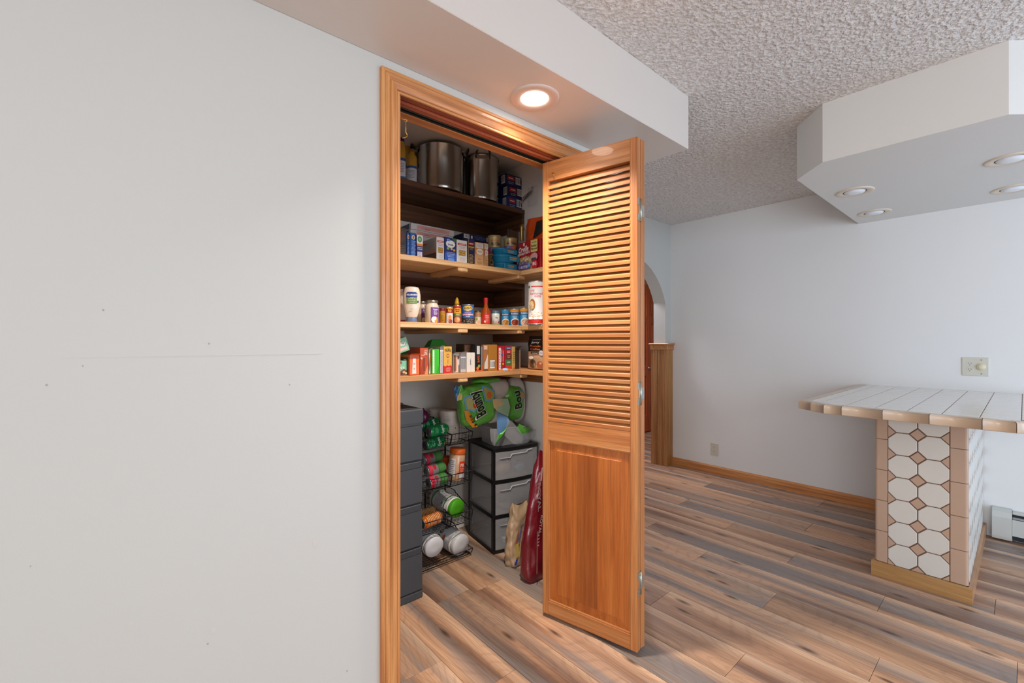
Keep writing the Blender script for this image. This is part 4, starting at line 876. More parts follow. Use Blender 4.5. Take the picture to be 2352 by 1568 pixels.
bottle('squeeze_bottle', 'upside-down mayonnaise squeeze bottle with a blue and green label', 925, 966, 658.5, 1.97, z3, mayo, {'squeeze_bottle': mat('e6d6c2', .25, name='mayonnaise', coat=.4, vary=.03), 'cap': mat('7484a8', .25, name='translucent_blue_cap', alpha=.8)}, art=(1.0, mart), sy=.62, flat=True)
jarp = [(0, 0, 'glass_jar'), (.9, 0, 'glass_jar'), (1, .03, 'glass_jar'), (1, .70, 'glass_jar'), (.95, .78, 'glass_jar'), (.80, .84, 'glass_jar'), (.78, .92, 'glass_jar'), (.88, .90, 'lid'), (.90, .91, 'lid'), (.90, .985, 'lid'), (.85, 1, 'lid'), (0, 1, 'lid')]
def jart(o_=0):
    def f(A, R, H): A.rect(-R*.15+o_, H*.02, R*1.2+o_, H*.68, '6c3c8c').poly([(-R*.15+o_, H*.02), (R*.5+o_, H*.02), (R*.5+o_, H*.3), (R*.2+o_, H*.28)], 'f0ece4') if 0 else A.rect(-R*.15+o_, H*.02, R*1.2+o_, H*.68, '6c3c8c').ell(R*.30+o_, H*.15, R*.38, H*.13, 'f0e8dc').ell(R*.65+o_, H*.14, R*.30, H*.13, 'e09838').ell(R*.45+o_, H*.2, R*.2, H*.08, 'f4ece0').text('Roasted', R*.55+o_, H*.60, R*.7, H*.06, 'f0e8f4').text('garlic', R*.50+o_, H*.52, R*.5, H*.06, 'f0e8f4').text('alfredo', R*.55+o_, H*.44, R*.6, H*.06, 'f0e8f4').text('sauce', R*.5+o_, H*.37, R*.45, H*.04, 'e0d0ec')
    return f
for px0, px1, pyt, Y, lb in ((975.5, 1008, 690, 1.955, 'white sauce jar with a purple label, the nearer one'), (957, 982, 692.5, 2.07, 'white sauce jar with a purple label, behind its twin')):
    bottle('sauce_jar', lb, px0, px1, pyt, Y, z3, jarp, {'glass_jar': mat('d8c8b0', .12, name='cream_sauce_glass', coat=.5, vary=.02), 'lid': mat('9c9684', .3, .8, name='tin_lid')}, cat='jar', group='white sauce jars', art=(1, jart()))
bottle('spice_bottle', 'small yellow shaker with a dark red top', 1009.5, 1022.5, 707, 1.955, z3, [(0, 0, 'shaker'), (1, 0, 'shaker'), (1, .80, 'shaker'), (1.03, .80, 'cap'), (1.03, .98, 'cap'), (.95, 1, 'cap'), (0, 1, 'cap')], {'shaker': mat('c89020', .35, name='yellow_label'), 'cap': mat('701c1c', .4, name='dark_red_cap')}, art=(1, lambda A, R, H: A.rect(-R*1.2, H*.6, R*1.2, H*.78, 'a87818').lines(0, H*.2, H*.55, R*1.2, 5, '8c7430').ell(0, H*.1, R*.6, H*.05, 'b06820')))
can('food_can', 'short red and white can with a gold top band', 1024, 1040, 705, 1.955, z3, lambda A, R, H: A.rect(-R*1.3, H*.64, R*1.3, H*.94, 'a82420').rect(-R*1.3, H*.90, R*1.3, H*.97, 'e0b030').text('RO', R*.15, H*.78, R*.9, H*.14, 'f0c040').rect(-R*1.3, H*.03, R*1.3, H*.63, 'e4dcd8').ell(R*.2, H*.38, R*.45, H*.14, 'e08830').ell(R*.3, H*.14, R*.6, H*.13, '8c4030').ell(-R*.2, H*.2, R*.2, H*.1, 'c0a090'))
bottle('mustard_bottle', 'yellow mustard squeeze bottle standing behind the chili can', 1041, 1058, 683, 2.05, z3, [(0, 0, 'mustard'), (.95, 0, 'mustard'), (1, .05, 'mustard'), (1, .55, 'mustard'), (.75, .70, 'mustard'), (.60, .74, 'mustard'), (.62, .76, 'cap'), (.64, .82, 'cap'), (.45, .86, 'cap'), (.5, .90, 'cap'), (.30, .97, 'cap'), (.2, 1, 'cap'), (0, 1, 'cap')], {'mustard': mat('c89418', .3, name='mustard_plastic'), 'cap': mat('d8a424', .35, name='yellow_cap')})
can('food_can', 'can with a red and yellow label and chili picture under the mustard bottle', 1041, 1059, 701, 1.955, z3, lambda A, R, H: A.rect(-R*1.3, H*.84, R*1.3, H*.96, 'b03020').rect(-R*1.3, H*.42, R*1.3, H*.84, 'dca030').lines(R*.1, H*.62, H*.80, R*1.2, 2, 'a02818', .6).rect(-R*1.3, H*.42, R*1.3, H*.56, '5c7828').rect(-R*.3, H*.465, R*.6, H*.51, 'c8c070').rect(-R*1.3, H*.03, R*1.3, H*.40, '8c3c24').ell(0, H*.22, R*.8, H*.15, 'c88858').ell(R*.3, H*.25, R*.3, H*.08, 'dcb080'))
def beans(A, R, H):
    A.rect(-R*1.35, H*.03, R*1.35, H*.97, '1c64b4').ell(0, H*.80, R*.82, H*.125, 'd8b040').text("BUSH'S", 0, H*.80, R*1.25, H*.11, '182c50').text('BEST', 0, H*.665, R*.4, H*.035, 'e8e8f0').text('Seasoned', 0, H*.575, R*1.0, H*.05, 'e8a0bc').rect(-R*1.0, H*.42, R*1.0, H*.54, 'b82c68').text('BLACK BEANS', 0, H*.48, R*1.7, H*.07, 'fcf0f4').lines(0, H*.35, H*.40, R*.8, 1, 'f0f4ff').rect(-R*1.1, H*.04, R*1.1, H*.30, '2c2620')
    rr = random.Random(2)
    for i in range(46): A.ell(R*(rr.random()*2-1), H*(.06+.21*rr.random()), R*.09, H*.022, rr.choice(['6a5848', '14100c', '8c7868', '3c3028']))
can('food_can', 'large blue bean can with a yellow badge', 1060, 1089, 699, 1.95, z3, beans, col='2060b0')
bottle('spice_jar', 'small stubby jar with a floral label between the bean can and hot sauce', 1090, 1105, 713, 1.985, z3, [(0, 0, 'glass_jar'), (1, 0, 'glass_jar'), (1, .84, 'glass_jar'), (.9, .88, 'glass_jar'), (1, .87, 'lid'), (1, .98, 'lid'), (0, 1, 'lid')], {'glass_jar': mat('a88868', .3, name='brown_jar'), 'lid': mat('3c3834', .4, name='black_lid')}, cat='jar', art=(1, lambda A, R, H: A.rect(-R*1.1, H*.70, R*1.1, H*.84, 'c07840').rect(-R*1.1, H*.04, R*1.1, H*.54, 'd8c8b0').ell(-R*.3, H*.4, R*.3, H*.1, '98a840').ell(R*.3, H*.2, R*.4, H*.1, 'e0a070').ell(-R*.4, H*.15, R*.3, H*.08, 'f0e8e0')))
bottle('hot_sauce_bottle', 'long-necked hot sauce bottle with a red cap and label', 1105.5, 1126, 684, 1.95, z3, [(0, 0, 'glass'), (.95, 0, 'glass'), (1, .02, 'glass'), (1, .42, 'glass'), (.85, .55, 'glass'), (.45, .68, 'glass'), (.40, .80, 'glass'), (.46, .79, 'cap'), (.48, .98, 'cap'), (.42, 1, 'cap'), (0, 1, 'cap')], {'glass': mat('9c4410', .08, name='hot_sauce', coat=.6), 'cap': mat('a81c1c', .3, name='red_cap')}, art=(1, lambda A, R, H: A.rect(-R*1.1, H*.05, R*1.1, H*.39, 'c42c20').text('HOT', R*.3, H*.33, R*.7, H*.045, 'f0c0b0').text('SAUCE', R*.35, H*.27, R*.8, H*.045, 'f0c0b0').lines(R*.3, H*.1, H*.23, R*.7, 4, 'e89080').rect(-R*.3, H*.08, -R*.05, H*.15, 'f4ece8')))
bottle('spice_bottle', 'red capped shaker peeking out behind the hot sauce bottle', 1120, 1131, 712, 2.10, z3, [(0, 0, 'shaker'), (1, 0, 'shaker'), (1, .8, 'shaker'), (1, .8, 'cap'), (1, 1, 'cap'), (0, 1, 'cap')], {'shaker': mat('8c2420', .4, name='shaker_label'), 'cap': mat('a01c1c', .4, name='red_cap')})
bottle('spice_bottle', 'white labelled jar with a dull blue lid right of the hot sauce', 1128.5, 1147.5, 713, 1.96, z3, [(0, 0, 'jar_body'), (1, 0, 'jar_body'), (1, .78, 'jar_body'), (.9, .80, 'jar_body'), (.95, .80, 'lid'), (.95, .98, 'lid'), (0, 1, 'lid')], {'jar_body': mat('d8d8d4', .35, name='white_label'), 'lid': mat('4c6c80', .35, name='dull_blue_lid')}, cat='jar', art=(1, lambda A, R, H: A.lines(R*.1, H*.5, H*.68, R*.8, 2, 'b8c4a0').text('sage', R*.3, H*.48, R*.6, H*.1, '708060').rect(-R*.5, H*.15, -R*.42, H*.3, 'c83c34').lines(R*.1, H*.14, H*.26, R*.7, 2, 'e0a0a0').ell(R*.85, H*.2, R*.2, H*.08, '9c2c28').rect(-R, 0, R, H*.04, '8cc060')))
def soup(top, food):
    def f(A, R, H):
        A.rect(-R*1.35, H*.03, R*1.35, H*.97, '2890c4')
        if top: A.rect(-R*1.35, H*.80, R*1.35, H*.96, 'e09c28'); A.lines(0, H*.85, H*.91, R*.9, 1, '905c10')
        A.rect(-R*1.2, H*.62, R*1.3, H*.78, '1c3c78').text('PROGRESSO', R*.1, H*.70, R*1.7, H*.10, 'e8f0fc').text('Vegetable', R*.1, H*.55, R*1.0, H*.05, 'e4f4fc').text('Classics', R*.1, H*.48, R*.8, H*.05, 'e4f4fc').ell(R*.2, H*.21, R*.95, H*.22, 'ece8e0').ell(R*.2, H*.19, R*.8, H*.18, food[0]); rr = random.Random(4)
        for i in range(20): A.ell(R*(.2+(rr.random()*2-1)*.6), H*(.10+.2*rr.random()), R*.1, H*.03, food[1+i % 2])
    return f
for px0, px1, pyt, Y, top, fd, lb in ((1150, 1169.5, 711, 1.985, 0, ('c88838', 'e0b060', 'a86820'), 'blue soup can with a golden broth picture, the left of three'), (1170.5, 1192, 709, 1.955, 1, ('8c3018', 'b84c28', '6c2010'), 'blue soup can with an orange band and red stew picture, the middle of three'), (1193, 1214, 707, 1.925, 1, ('d0a890', 'e8ccb0', 'b87c60'), 'blue soup can with an orange band and pale picture, next to the oats')):
    can('soup_can', lb, px0, px1, pyt, Y, z3, soup(top, fd), col='3090c0', group='blue soup cans')
def oats(A, R, H):
    A.rect(-R*1.3, H*.03, R*1.3, H*.13, 'd83028').rect(-R*.7, H*.86, R*1.3, H*.885, 'd03830').ell(-R*1.02, H*.87, R*.16, H*.03, '2c6c48').text('old', -R*.55, H*.785, R*.45, H*.05, 'd84c40', bold=False).text('fashioned', -R*.15, H*.715, R*1.35, H*.055, 'd84c40', bold=False).text('oats', R*.02, H*.65, R*.62, H*.045, 'd84c40', bold=False)
    A.ell(-R*.55, H*.46, R*.34, H*.13, 'b06c28').ell(-R*.62, H*.44, R*.25, H*.10, 'e4cc9c'); rr = random.Random(8)
    for i in range(60): A.ell(-R*.62+R*.45*(rr.random()-.5), H*(.36+.16*rr.random()), R*.035, H*.008, rr.choice(['f4e8c8', 'c89c58', 'd8b878']))
    for i in range(90):
        v = rr.random(); A.ell(R*(-.6+1.5*rr.random()), H*(.15+.22*v*rr.random()), R*.035, H*.008, rr.choice(['d8b070', 'c89450', 'e8d0a0']))
    for k in range(4): A.rect(R*(-.5+.28*k), H*.115, R*(-.28+.28*k), H*.165, 'f4f0ea')
can('oats_canister', 'tall white and red canister of rolled oats', 1212, 1256, 646, 1.775, z3, oats, col='e8e6e4', lid='dcdcdc', cat='canister', seg=40)

# ------------------------------------------------------------------ fourth shelf: opened snack boxes
z4 = ZS[4]
mint = '7cb894'
def crunch(A, W, H): A.poly([(W*.30, 0), (W*.98, 0), (W, H*.32), (W*.7, H*.45), (W*.4, H*.30)], '6a4428').ell(W*.7, H*.22, W*.12, H*.08, 'c8a878').ell(W*.5, H*.14, W*.10, H*.08, '3c2818').ell(W*.88, H*.15, W*.08, H*.07, 'e8d8b8').text('CRUNCH', W*.38, H*.52, W*.70, H*.18, 'f0f0ea').rect(W*.02, H*.82, W*.5, H*.98, '5a4038').lines(W*.25, H*.84, H*.96, W*.4, 1, 'e8e0d0')
carton('snack_box', 'mint green box with CRUNCH lettering standing at the left end of the fourth shelf', mint, 908, 936, 829, 1.945, z4, .15, crunch)
# the tilted one lies across the box behind it
a_ = at(930, 800, Y=1.955); t = thing('snack_box', 'mint green box with CRUNCH lettering tipped over on top of the other one', 'box', (a_.x-.085, 1.952, zat(829, 1.03, 1.95)+.0195), (0, math.radians(-17), 0)); b = B(); b.box((0, 0, 0), (.115, .14, .068), mat(mint, .45, name='printed_card', vary=.03), .0015); b.build('carton_body', t)
A = Art(front()); A.text('CRUNCH', .068, .040, .078, .020, '2a2c28').text('CRUNCH', .0672, .0408, .078, .020, 'f0f0ea').rect(.02, .008, .105, .023, 'd8b8ac').lines(.065, .054, .062, .05, 1, 'c8e8d4'); A.build(t)
bottle('snack_jar', 'dark round tin between the two mint green boxes', 932, 946, 826, 2.03, z4, [(0, 0, 'tin'), (1, 0, 'tin'), (1, .93, 'tin'), (.95, .95, 'lid'), (.95, 1, 'lid'), (0, 1, 'lid')], {'tin': mat('3a2c24', .4, name='dark_label'), 'lid': mat('6c6660', .4, name='grey_lid')}, cat='jar')
carton('snack_box', 'opened orange box with a white window panel on its front', 'd8662c', 940, 964, 815.5, 1.925, z4, .10, lambda A, W, H: A.poly([(W*.26, H*.08), (W*.66, H*.08), (W*.62, H*.84), (W*.34, H*.84)], 'e0d8d0').lines(W*.47, H*.2, H*.7, W*.2, 2, 'b0a8a0'), side=lambda A, D, H: A.rect(.002, H*.05, D*.9, H*.9, '4a3428').ell(D*.6, H*.7, D*.2, H*.1, 'd8cabc'), open_=True)
def one(A, W, H): A.text('ONE', W*.66, H*.80, W*.42, H*.14, 'f0e0d0', bold=False).rect(W*.5, H*.90, W*.9, H*.92, 'e8c8b0').text('protein', W*.3, H*.72, W*.42, H*.09, 'e8b090').poly([(0, 0), (W*.5, 0), (W*.45, H*.5), (W*.36, H*.56)], '9c3c1c').rect(W*.40, H*.12, W*.52, H*.62, '5c2c1c').poly([(W*.5, 0), (W*.95, 0), (W*.9, H*.35), (W*.7, H*.2)], 'd88c58').text('1g', W*.14, H*.62, W*.2, H*.1, 'f0f0ec')
carton('snack_box', 'taller brown-orange box beside the opened orange one', 'b84c24', 965, 984, 799, 1.945, z4, .13, one)
carton('snack_box', 'green topped opened box behind the brown-orange one', '3c9c2c', 947, 990, 0, 2.085, z4, .12, None, zt=zat(797.5, 1.28, 2.085))
carton('snack_box', 'white opened box with a torn edge between orange and green boxes', 'd0c8c0', 984.5, 990.5, 803, 1.94, z4, .12, lambda A, W, H: A.poly([(0, H*.3), (W*.6, H*.95), (W, H*.9), (W*.4, H*.1)], 'c86438'), open_=True)
carton('snack_box', 'bright green opened box with a white strip on its front', '3cb828', 992.5, 1009, 802, 1.925, z4, .14, lambda A, W, H: A.rect(W*.08, H*.04, W*.30, H*.96, 'e8ece4').lines(W*.19, H*.35, H*.7, W*.10, 5, '98a890').poly([(W*.55, 0), (W, 0), (W, H*.4)], '2c9c20'))
carton('snack_box', 'pale torn carton right of the bright green box', 'b4b0b0', 1010, 1018, 797, 1.935, z4, .13, lambda A, W, H: A.rect(W*.1, H*.84, W*.95, H*.9, 'e0dcd8').lines(W*.5, H*.1, H*.7, W*.2, 4, '9c9894'), open_=True)
# folded dark green box top behind
t = thing('torn_box', 'dark green box with a folded-up flap behind the bright green box', 'box', (at(1003, 780, Y=2.10).x-.05, 2.095, z4)); b = B(); gd = mat('2c8c34', .4, name='dark_green_card'); W = .125; H = zat(802, 1.4, 2.1)-z4; H2 = zat(779, 1.4, 2.1)-z4
b.box((0, 0, 0), (W, .08, H), gd, .001); b.build('carton_body', t)
b = B(); b.poly([(0, 0, H+.001), (W, 0, H+.001), (W*.75, .012, H2), (W*.22, .012, H2)], gd); b.poly([(W, 0, H+.001), (W, .07, H+.001), (W*.78, .03, H2*.98), (W*.75, .012, H2)], mat('2c9430', .4, name='green_card')); b.poly([(0, 0, H+.001), (W*.22, .012, H2), (W*.2, .05, H2*.95), (0, .07, H+.001)], gd); b.build('folded_flap', t)
carton('snack_box', 'tall narrow yellow box with a red scalloped base', 'd8a84c', 1019, 1038, 796, 1.93, z4, .11, lambda A, W, H: A.poly([(0, 0), (W, 0), (W, H*.26), (W*.8, H*.30), (W*.6, H*.27), (W*.4, H*.30), (W*.2, H*.26), (0, H*.29)], 'c02828').text('TRUFFLE', W*.5, H*.86, W*.78, H*.10, '3c3014').lines(W*.5, H*.93, H*.97, W*.6, 1, '7a6030').ell(W*.5, H*.66, W*.17, H*.07, 'a8502c').ell(W*.5, H*.66, W*.09, H*.037, 'e8c070').lines(W*.5, H*.36, H*.54, W*.12, 4, 'b07830').lines(W*.5, H*.06, H*.22, W*.6, 4, 'e8b0a0'), side=lambda A, D, H: A.rect(.002, 0, D-.002, H*.3, '7a3c20'))
carton('snack_box', 'low white opened box with a printed picture panel', 'ccc6c0', 1041, 1056, 812, 1.94, z4, .12, lambda A, W, H: A.rect(W*.08, H*.05, W*.34, H*.92, '6c4c38').rect(W*.34, H*.1, W*.48, H*.9, 'd06c30').ell(W*.75, H*.8, W*.12, H*.10, '4c3830').rect(W*.8, 0, W, H*.4, '5c3c2c'), open_=True)
carton('snack_box', 'opened white box with its empty grey inside facing out', 'b8b4b4', 1057, 1071, 811, 1.93, z4, .11, lambda A, W, H: A.rect(W*.1, H*.18, W*.9, H*.75, '8c8a90').rect(W*.1, H*.75, W*.9, H*.80, 'd8d4d0').rect(W*.48, H*.18, W*.52, H*.75, '9c9aa0'), open_=True)
carton('snack_box', 'plain white box with a torn slit, in front of the brown one', 'dcd6ce', 1072, 1091, 810, 1.93, z4, .06, lambda A, W, H: A.poly([(W*.42, H*.38), (W*.50, H*.36), (W*.46, H*.72), (W*.40, H*.60)], '6c6a6c').rect(W*.50, 0, W*.52, H, 'c4beb6'))
carton('snack_box', 'brown box with a nut picture behind the plain white one', '4c3024', 1066, 1091, 0, 2.0, z4, .08, lambda A, W, H: A.rect(W*.05, H*.70, W*.92, H*.96, '8a6450').lines(W*.5, H*.72, H*.94, W*.7, 5, '5c3c2c').rect(W*.5, H*.58, W*.8, H*.62, 'c04c20'), zt=zat(790, 1.48, 2.0))
carton('snack_box', 'black box with orange lettering and a white strip', '1c1a1a', 1092.5, 1105, 791, 1.935, z4, .045, lambda A, W, H: A.rect(W*.2, H*.64, W*.75, H*.95, 'c8c6c4').text('BARS', W*.5, H*.47, H*.26, W*.4, 'd0622c', rot=PI/2).ell(W*.6, H*.20, W*.22, H*.06, '88a040').ell(W*.35, H*.12, W*.25, H*.06, 'e07030').rect(0, 0, W, H*.05, 'c85c2c'))
carton('snack_box', 'grey backed slim box right of the black one', '8c888a', 1105.5, 1110, 796, 1.95, z4, .13, lambda A, W, H: A.rect(0, 0, W, H*.22, 'd4682c'))
carton('snack_box', 'brown and white box with a bar picture', '9c6c4c', 1110.5, 1122, 792, 1.94, z4, .13, lambda A, W, H: A.rect(W*.05, H*.82, W*.8, H*.98, 'c8987c').lines(W*.4, H*.84, H*.96, W*.6, 2, 'f0e0d0').poly([(W*.1, 0), (W, 0), (W, H*.78), (W*.6, H*.5), (W*.2, H*.3)], 'd0c8c0').ell(W*.3, H*.55, W*.2, H*.18, 'b06a34').rect(0, 0, W, H*.08, '6c4428'))
carton('snack_box', 'mustard brown box with a white barcode label', 'a8722c', 1122.7, 1142, 791.5, 1.93, z4, .12, lambda A, W, H: A.bars(W*.14, H*.10, W*.70, H*.40, 9))
carton('snack_box', 'red box with a white vertical strip of lettering', 'b01c2c', 1143.5, 1159.5, 794, 1.95, z4, .12, lambda A, W, H: A.rect(W*.12, H*.02, W*.42, H*.92, 'ece4e0').text('10 PACKS', W*.27, H*.45, H*.72, W*.16, '282428', rot=PI/2).rect(W*.52, H*.35, W*.60, H*.85, 'e8b8c0').rect(W*.76, H*.35, W*.82, H*.8, 'e8b8c0').ell(W*.72, H*.25, W*.12, H*.05, 'e0a830').ell(W*.6, H*.62, W*.1, H*.04, '4c68b0'))
carton('snack_box', 'red and green banded box with a blue badge', 'b0202c', 1160.3, 1175.5, 793.5, 1.955, z4, .12, lambda A, W, H: A.rect(W*.1, H*.84, W*.88, H*.95, '2c5c8c').rect(W*.22, H*.88, W*.78, H*.91, 'dce8f4').lines(W*.5, H*.68, H*.80, W*.6, 2, 'f4e0e0').rect(0, H*.44, W, H*.64, '6c3c2c').lines(W*.5, H*.48, H*.6, W*.5, 2, 'd8c0b0').rect(0, H*.20, W, H*.43, '4c7c4c').lines(W*.5, H*.26, H*.36, W*.6, 1, 'c8dcc0').rect(0, 0, W, H*.19, 'cc4430'))
carton('snack_box', 'narrow tan box with green lettering, next to the empty brown one', 'c8a05c', 1176.3, 1183.5, 796, 1.95, z4, .12, lambda A, W, H: A.lines(W*.5, H*.25, H*.8, W*.7, 6, '88904c').poly([(W*.1, 0), (W*.9, 0), (W*.9, H*.14)], 'c86040'))
carton('snack_box', 'empty brown opened box at the right end of the row', '6c5440', 1184.3, 1195, 798, 1.96, z4, .12, lambda A, W, H: A.rect(W*.06, H*.03, W*.78, H*.96, '3c3028').poly([(W*.78, 0), (W, 0), (W, H), (W*.78, H*.96)], 'a08c74'), open_=True)
p = at(1164, 848, Y=1.905); t = thing('snack_wrapper', 'blue and orange snack bar wrapper lying on the shelf edge', 'wrapper', (p.x, 1.915, z4)); b = B()
b.grid(lambda u, v: (-.055+.11*u, -.014+.028*v, .001+.012*math.sin(PI*min(1, max(0, u*1.15-.07)))*math.sin(PI*v)+.002*noise.noise(Vector((u*9, v*5, 2)))), 16, 8, None, True, lambda u, v: mat('e08428', .3, name='orange_foil') if u < .2 or (.55 < u < .75 and v < .5) else mat('a8c8e8', .25, name='pale_blue_foil')); b.build('wrapper_film', t)
# black coffee pouch on the right-hand leg
xp = 1.765; ya, yb = at(1206, 800, X=xp).y, at(1252, 800, X=xp).y; Wp = ya-yb; Hp = zat(771, xp, (ya+yb)/2)-z4
cb_ = thing('coffee_pouch', 'black and cream protein coffee pouch on the right-hand shelf', 'pouch', (xp+.035, (ya+yb)/2, z4), (0, 0, -PI/2))
def mfp(u, v): return mat('1a1818', .35, name='black_pouch_film') if v > .50 else mat('c8a07c', .4, name='cream_pouch_film')
softbag(cb_, pouch(Wp*1.0, Hp, .055, 11, .07, 0, .004, .04), 36, 26, None, 'pouch_body', mfp)
A = Art(lambda a, c, h: Vector((a, -.0305*min(1, max(.15, (1-c/Hp)/.20)**.8)-h-.001, c)), curved=True)
A.text('javvy', .0, Hp*.80, Wp*.40, Hp*.085, 'f2f0ec').lines(0, Hp*.87, Hp*.90, Wp*.6, 1, 'c8c4be').text('Protein', 0, Hp*.70, Wp*.52, Hp*.065, 'e07c3c').text('Coffee', 0, Hp*.61, Wp*.48, Hp*.07, 'e07c3c').rect(-Wp*.22, Hp*.47, Wp*.18, Hp*.52, '1a1818').text('caramel', -Wp*.02, Hp*.495, Wp*.28, Hp*.025, 'f0ece8').ell(Wp*.30, Hp*.50, Wp*.11, Hp*.075, 'dcdce4').text('20g', Wp*.30, Hp*.50, Wp*.13, Hp*.03, '2c3450').ell(-Wp*.2, Hp*.36, Wp*.12, Hp*.04, 'f0e8dc')
A.ell(-Wp*.12, Hp*.18, Wp*.16, Hp*.13, '5c4028').ell(-Wp*.14, Hp*.24, Wp*.05, Hp*.06, '2c2018').ell(-Wp*.02, Hp*.15, Wp*.04, Hp*.06, 'a0805c').ell(Wp*.24, Hp*.16, Wp*.16, Hp*.10, 'a85c38').ell(Wp*.28, Hp*.20, Wp*.06, Hp*.03, 'dca888'); A.build(cb_, 'lettering')

# ------------------------------------------------------------------ dark grey drawer cabinet
cx1 = 1.102; cw = .38; cy0 = 1.93; ch = .922; dg = mat('3d3f42', .5, name='charcoal_plastic', bump=.1, bs=300, bd=.0005)
t = thing('drawer_cabinet', 'tall charcoal grey four-drawer plastic cabinet just inside the left jamb', 'cabinet', (cx1-cw, cy0, 0))
b = B(); b.box((.003, .012, .03), (cw-.002, .36, ch-.06), dg, .006); b.box((0, 0, .0), (cw, .365, .038), dg, .005); b.box((.002, .004, .036), (cw-.002, .02, .040), black_m); b.build('cabinet_frame', t)
b = B(); b.box((-.002, -.004, ch-.072), (cw+.002, .368, ch), dg, .006); b.box((.03, .03, ch), (cw-.03, .33, ch+.002), dg, .001); b.build('cabinet_top', t)
pz = [ (.046, .238), (.272, .448), (.482, .658), (.692, .840)]
zf = [(.044, .242), (.262, .452), (.472, .640), (.672, .842)]
for i, (z0, z1) in enumerate(((.042, .222), (.256, .432), (.466, .640), (.674, .846))):
    d = thing('x', '', '') if 0 else None
    b = B(); b.box((.004, -.002, z0), (cw-.004, .30, z1), dg, .004); D = b.build('drawer', t)
    b = B(); b.box((.010, -.0035, z1-.004), (cw-.010, .004, z1+.028), mat('35373a', .5, name='charcoal_recess'), .003); b.build('drawer_lip', D)
b = B(); b.lathe([(0, 0), (.035, 0), (.038, .003), (.034, .006), (0, .006)], mat('5c5e62', .4, name='grey_disc'), c=(0, 0, 0), seg=24)
ld = at(955, 935, Z=.93); q = b.build('jar_lid_on_cabinet'); q.name = 'round_lid'; q.location = (cx1-.045, cy0+.20, ch+.0025); q['label'] = 'flat grey round lid lying on the corner of the charcoal cabinet'; q['category'] = 'lid'
t = thing('foil_bag', 'crumpled clear and silver bag at the casing edge on top of the cabinet', 'bag', (.972, 2.20, ch+.0022)); softbag(t, pouch(.11, .12, .07, 21, .08, 0, .012), 20, 16, mat('9cb4cc', .12, name='silver_blue_film', metal=0, bump=.6, bs=50, bd=.004) if 0 else mat('a8b8c8', .15, .5, name='silver_film'), 'bag_film')

# ------------------------------------------------------------------ wire basket rack
wm = mat('17171a', .4, .3, name='black_coated_wire')
RXa, RXb, RXm, RYf, RYb = 1.115, 1.527, 1.385, 2.112, 2.40
rack = thing('wire_rack', 'four-tier black wire basket rack between the cabinet and the clear drawers', 'rack', (RXa, RYb, 0))
def R_(p): return (p[0]-RXa, p[1]-RYb, p[2])
for x_, y_ in ((RXa, RYb), (RXb, RYb), (RXa+.0, RYf+.10), (RXb-.0, RYf+.17)):
    if y_ < RYb: continue
    b = B(); b.tube([R_((x_, y_, 0)), R_((x_, y_, .79))], .0055, wm, seg=8); b.build('post', rack)
TZ = [.012, .205, .432, .665]; HF = [.038, .070, .070, .064]; HB = .135
for ti, z0 in enumerate(TZ):
    b = B(); hf = HF[ti]; hb = HB if ti else .12
    for xa, xb in ((RXa, RXm-.004), (RXm, RXb)):
        if ti == 0: 
            if xa > RXa: continue
            xb = RXb
        def prof_side(x, fl=0):   # outline of the scooped side
            return [(x, RYb, z0), (x, RYb, z0+hb), (x, RYb-.10, z0+hb), (x, RYb-.115, z0+hb-.012), (x, RYf+.06, z0+hf+.012), (x, RYf+.03, z0+hf), (x, RYf-.008, z0+hf), (x, RYf, z0+hf*.5), (x, RYf+.012, z0)]
        r_ = .0026
        for x in (xa, xb): b.tube([R_(p) for p in prof_side(x)]+[R_((x, RYb, z0))], r_, wm, seg=6)
        b.tube([R_((xa, RYf-.008, z0+hf)), R_((xb, RYf-.008, z0+hf))], r_, wm, seg=6); b.tube([R_((xa, RYf+.012, z0)), R_((xb, RYf+.012, z0))], r_, wm, seg=6)
        b.tube([R_((xa, RYb, z0+hb)), R_((xb, RYb, z0+hb))], r_, wm, seg=6); b.tube([R_((xa, RYb, z0)), R_((xb, RYb, z0))], r_, wm, seg=6)
        th_ = .0011; n = int((xb-xa)/.021)
        for i in range(1, n):
            x = xa+(xb-xa)*i/n
            b.tube([R_((x, RYf-.008, z0+hf)), R_((x, RYf, z0+hf*.5)), R_((x, RYf+.012, z0)), R_((x, RYb, z0)), R_((x, RYb, z0+hb))], th_, wm, seg=4, caps=False)
        for zz_ in ((.5,),): b.tube([R_((xa, RYf-.001, z0+hf*.5)), R_((xb, RYf-.001, z0+hf*.5))], th_, wm, seg=4, caps=False)
        for k in range(1, 12): y = RYf+.012+(RYb-RYf-.012)*k/12; b.tube([R_((xa, y, z0)), R_((xb, y, z0))], th_, wm, seg=4, caps=False)
        for k in range(1, 5): b.tube([R_((xa, RYb, z0+hb*k/5)), R_((xb, RYb, z0+hb*k/5))], th_, wm, seg=4, caps=False)
        for x in (xa, xb):
            for k in range(1, 12):
                y = RYf+.012+(RYb-RYf-.012)*k/12; ztop = z0+(hb if y > RYb-.10 else max(hf, hf+(hb-hf)*(y-RYf-.05)/(RYb-.115-RYf-.05)))
                b.tube([R_((x, y, z0)), R_((x, y, ztop))], th_, wm, seg=4, caps=False)
            for k in (1, 2, 3):
                zz_ = hb*k/4; yf = RYf if zz_ < hf else RYf+.05+(zz_-hf)/(hb-hf)*(RYb-.115-RYf-.05)
                b.tube([R_((x, yf, z0+zz_)), R_((x, RYb, z0+zz_))], th_, wm, seg=4, caps=False)
    if ti == 0: b.tube([R_((RXb, RYf+.03, .004)), R_((RXb, RYb, .004))], .003, wm, seg=6)
    b.build('wire_basket', rack)

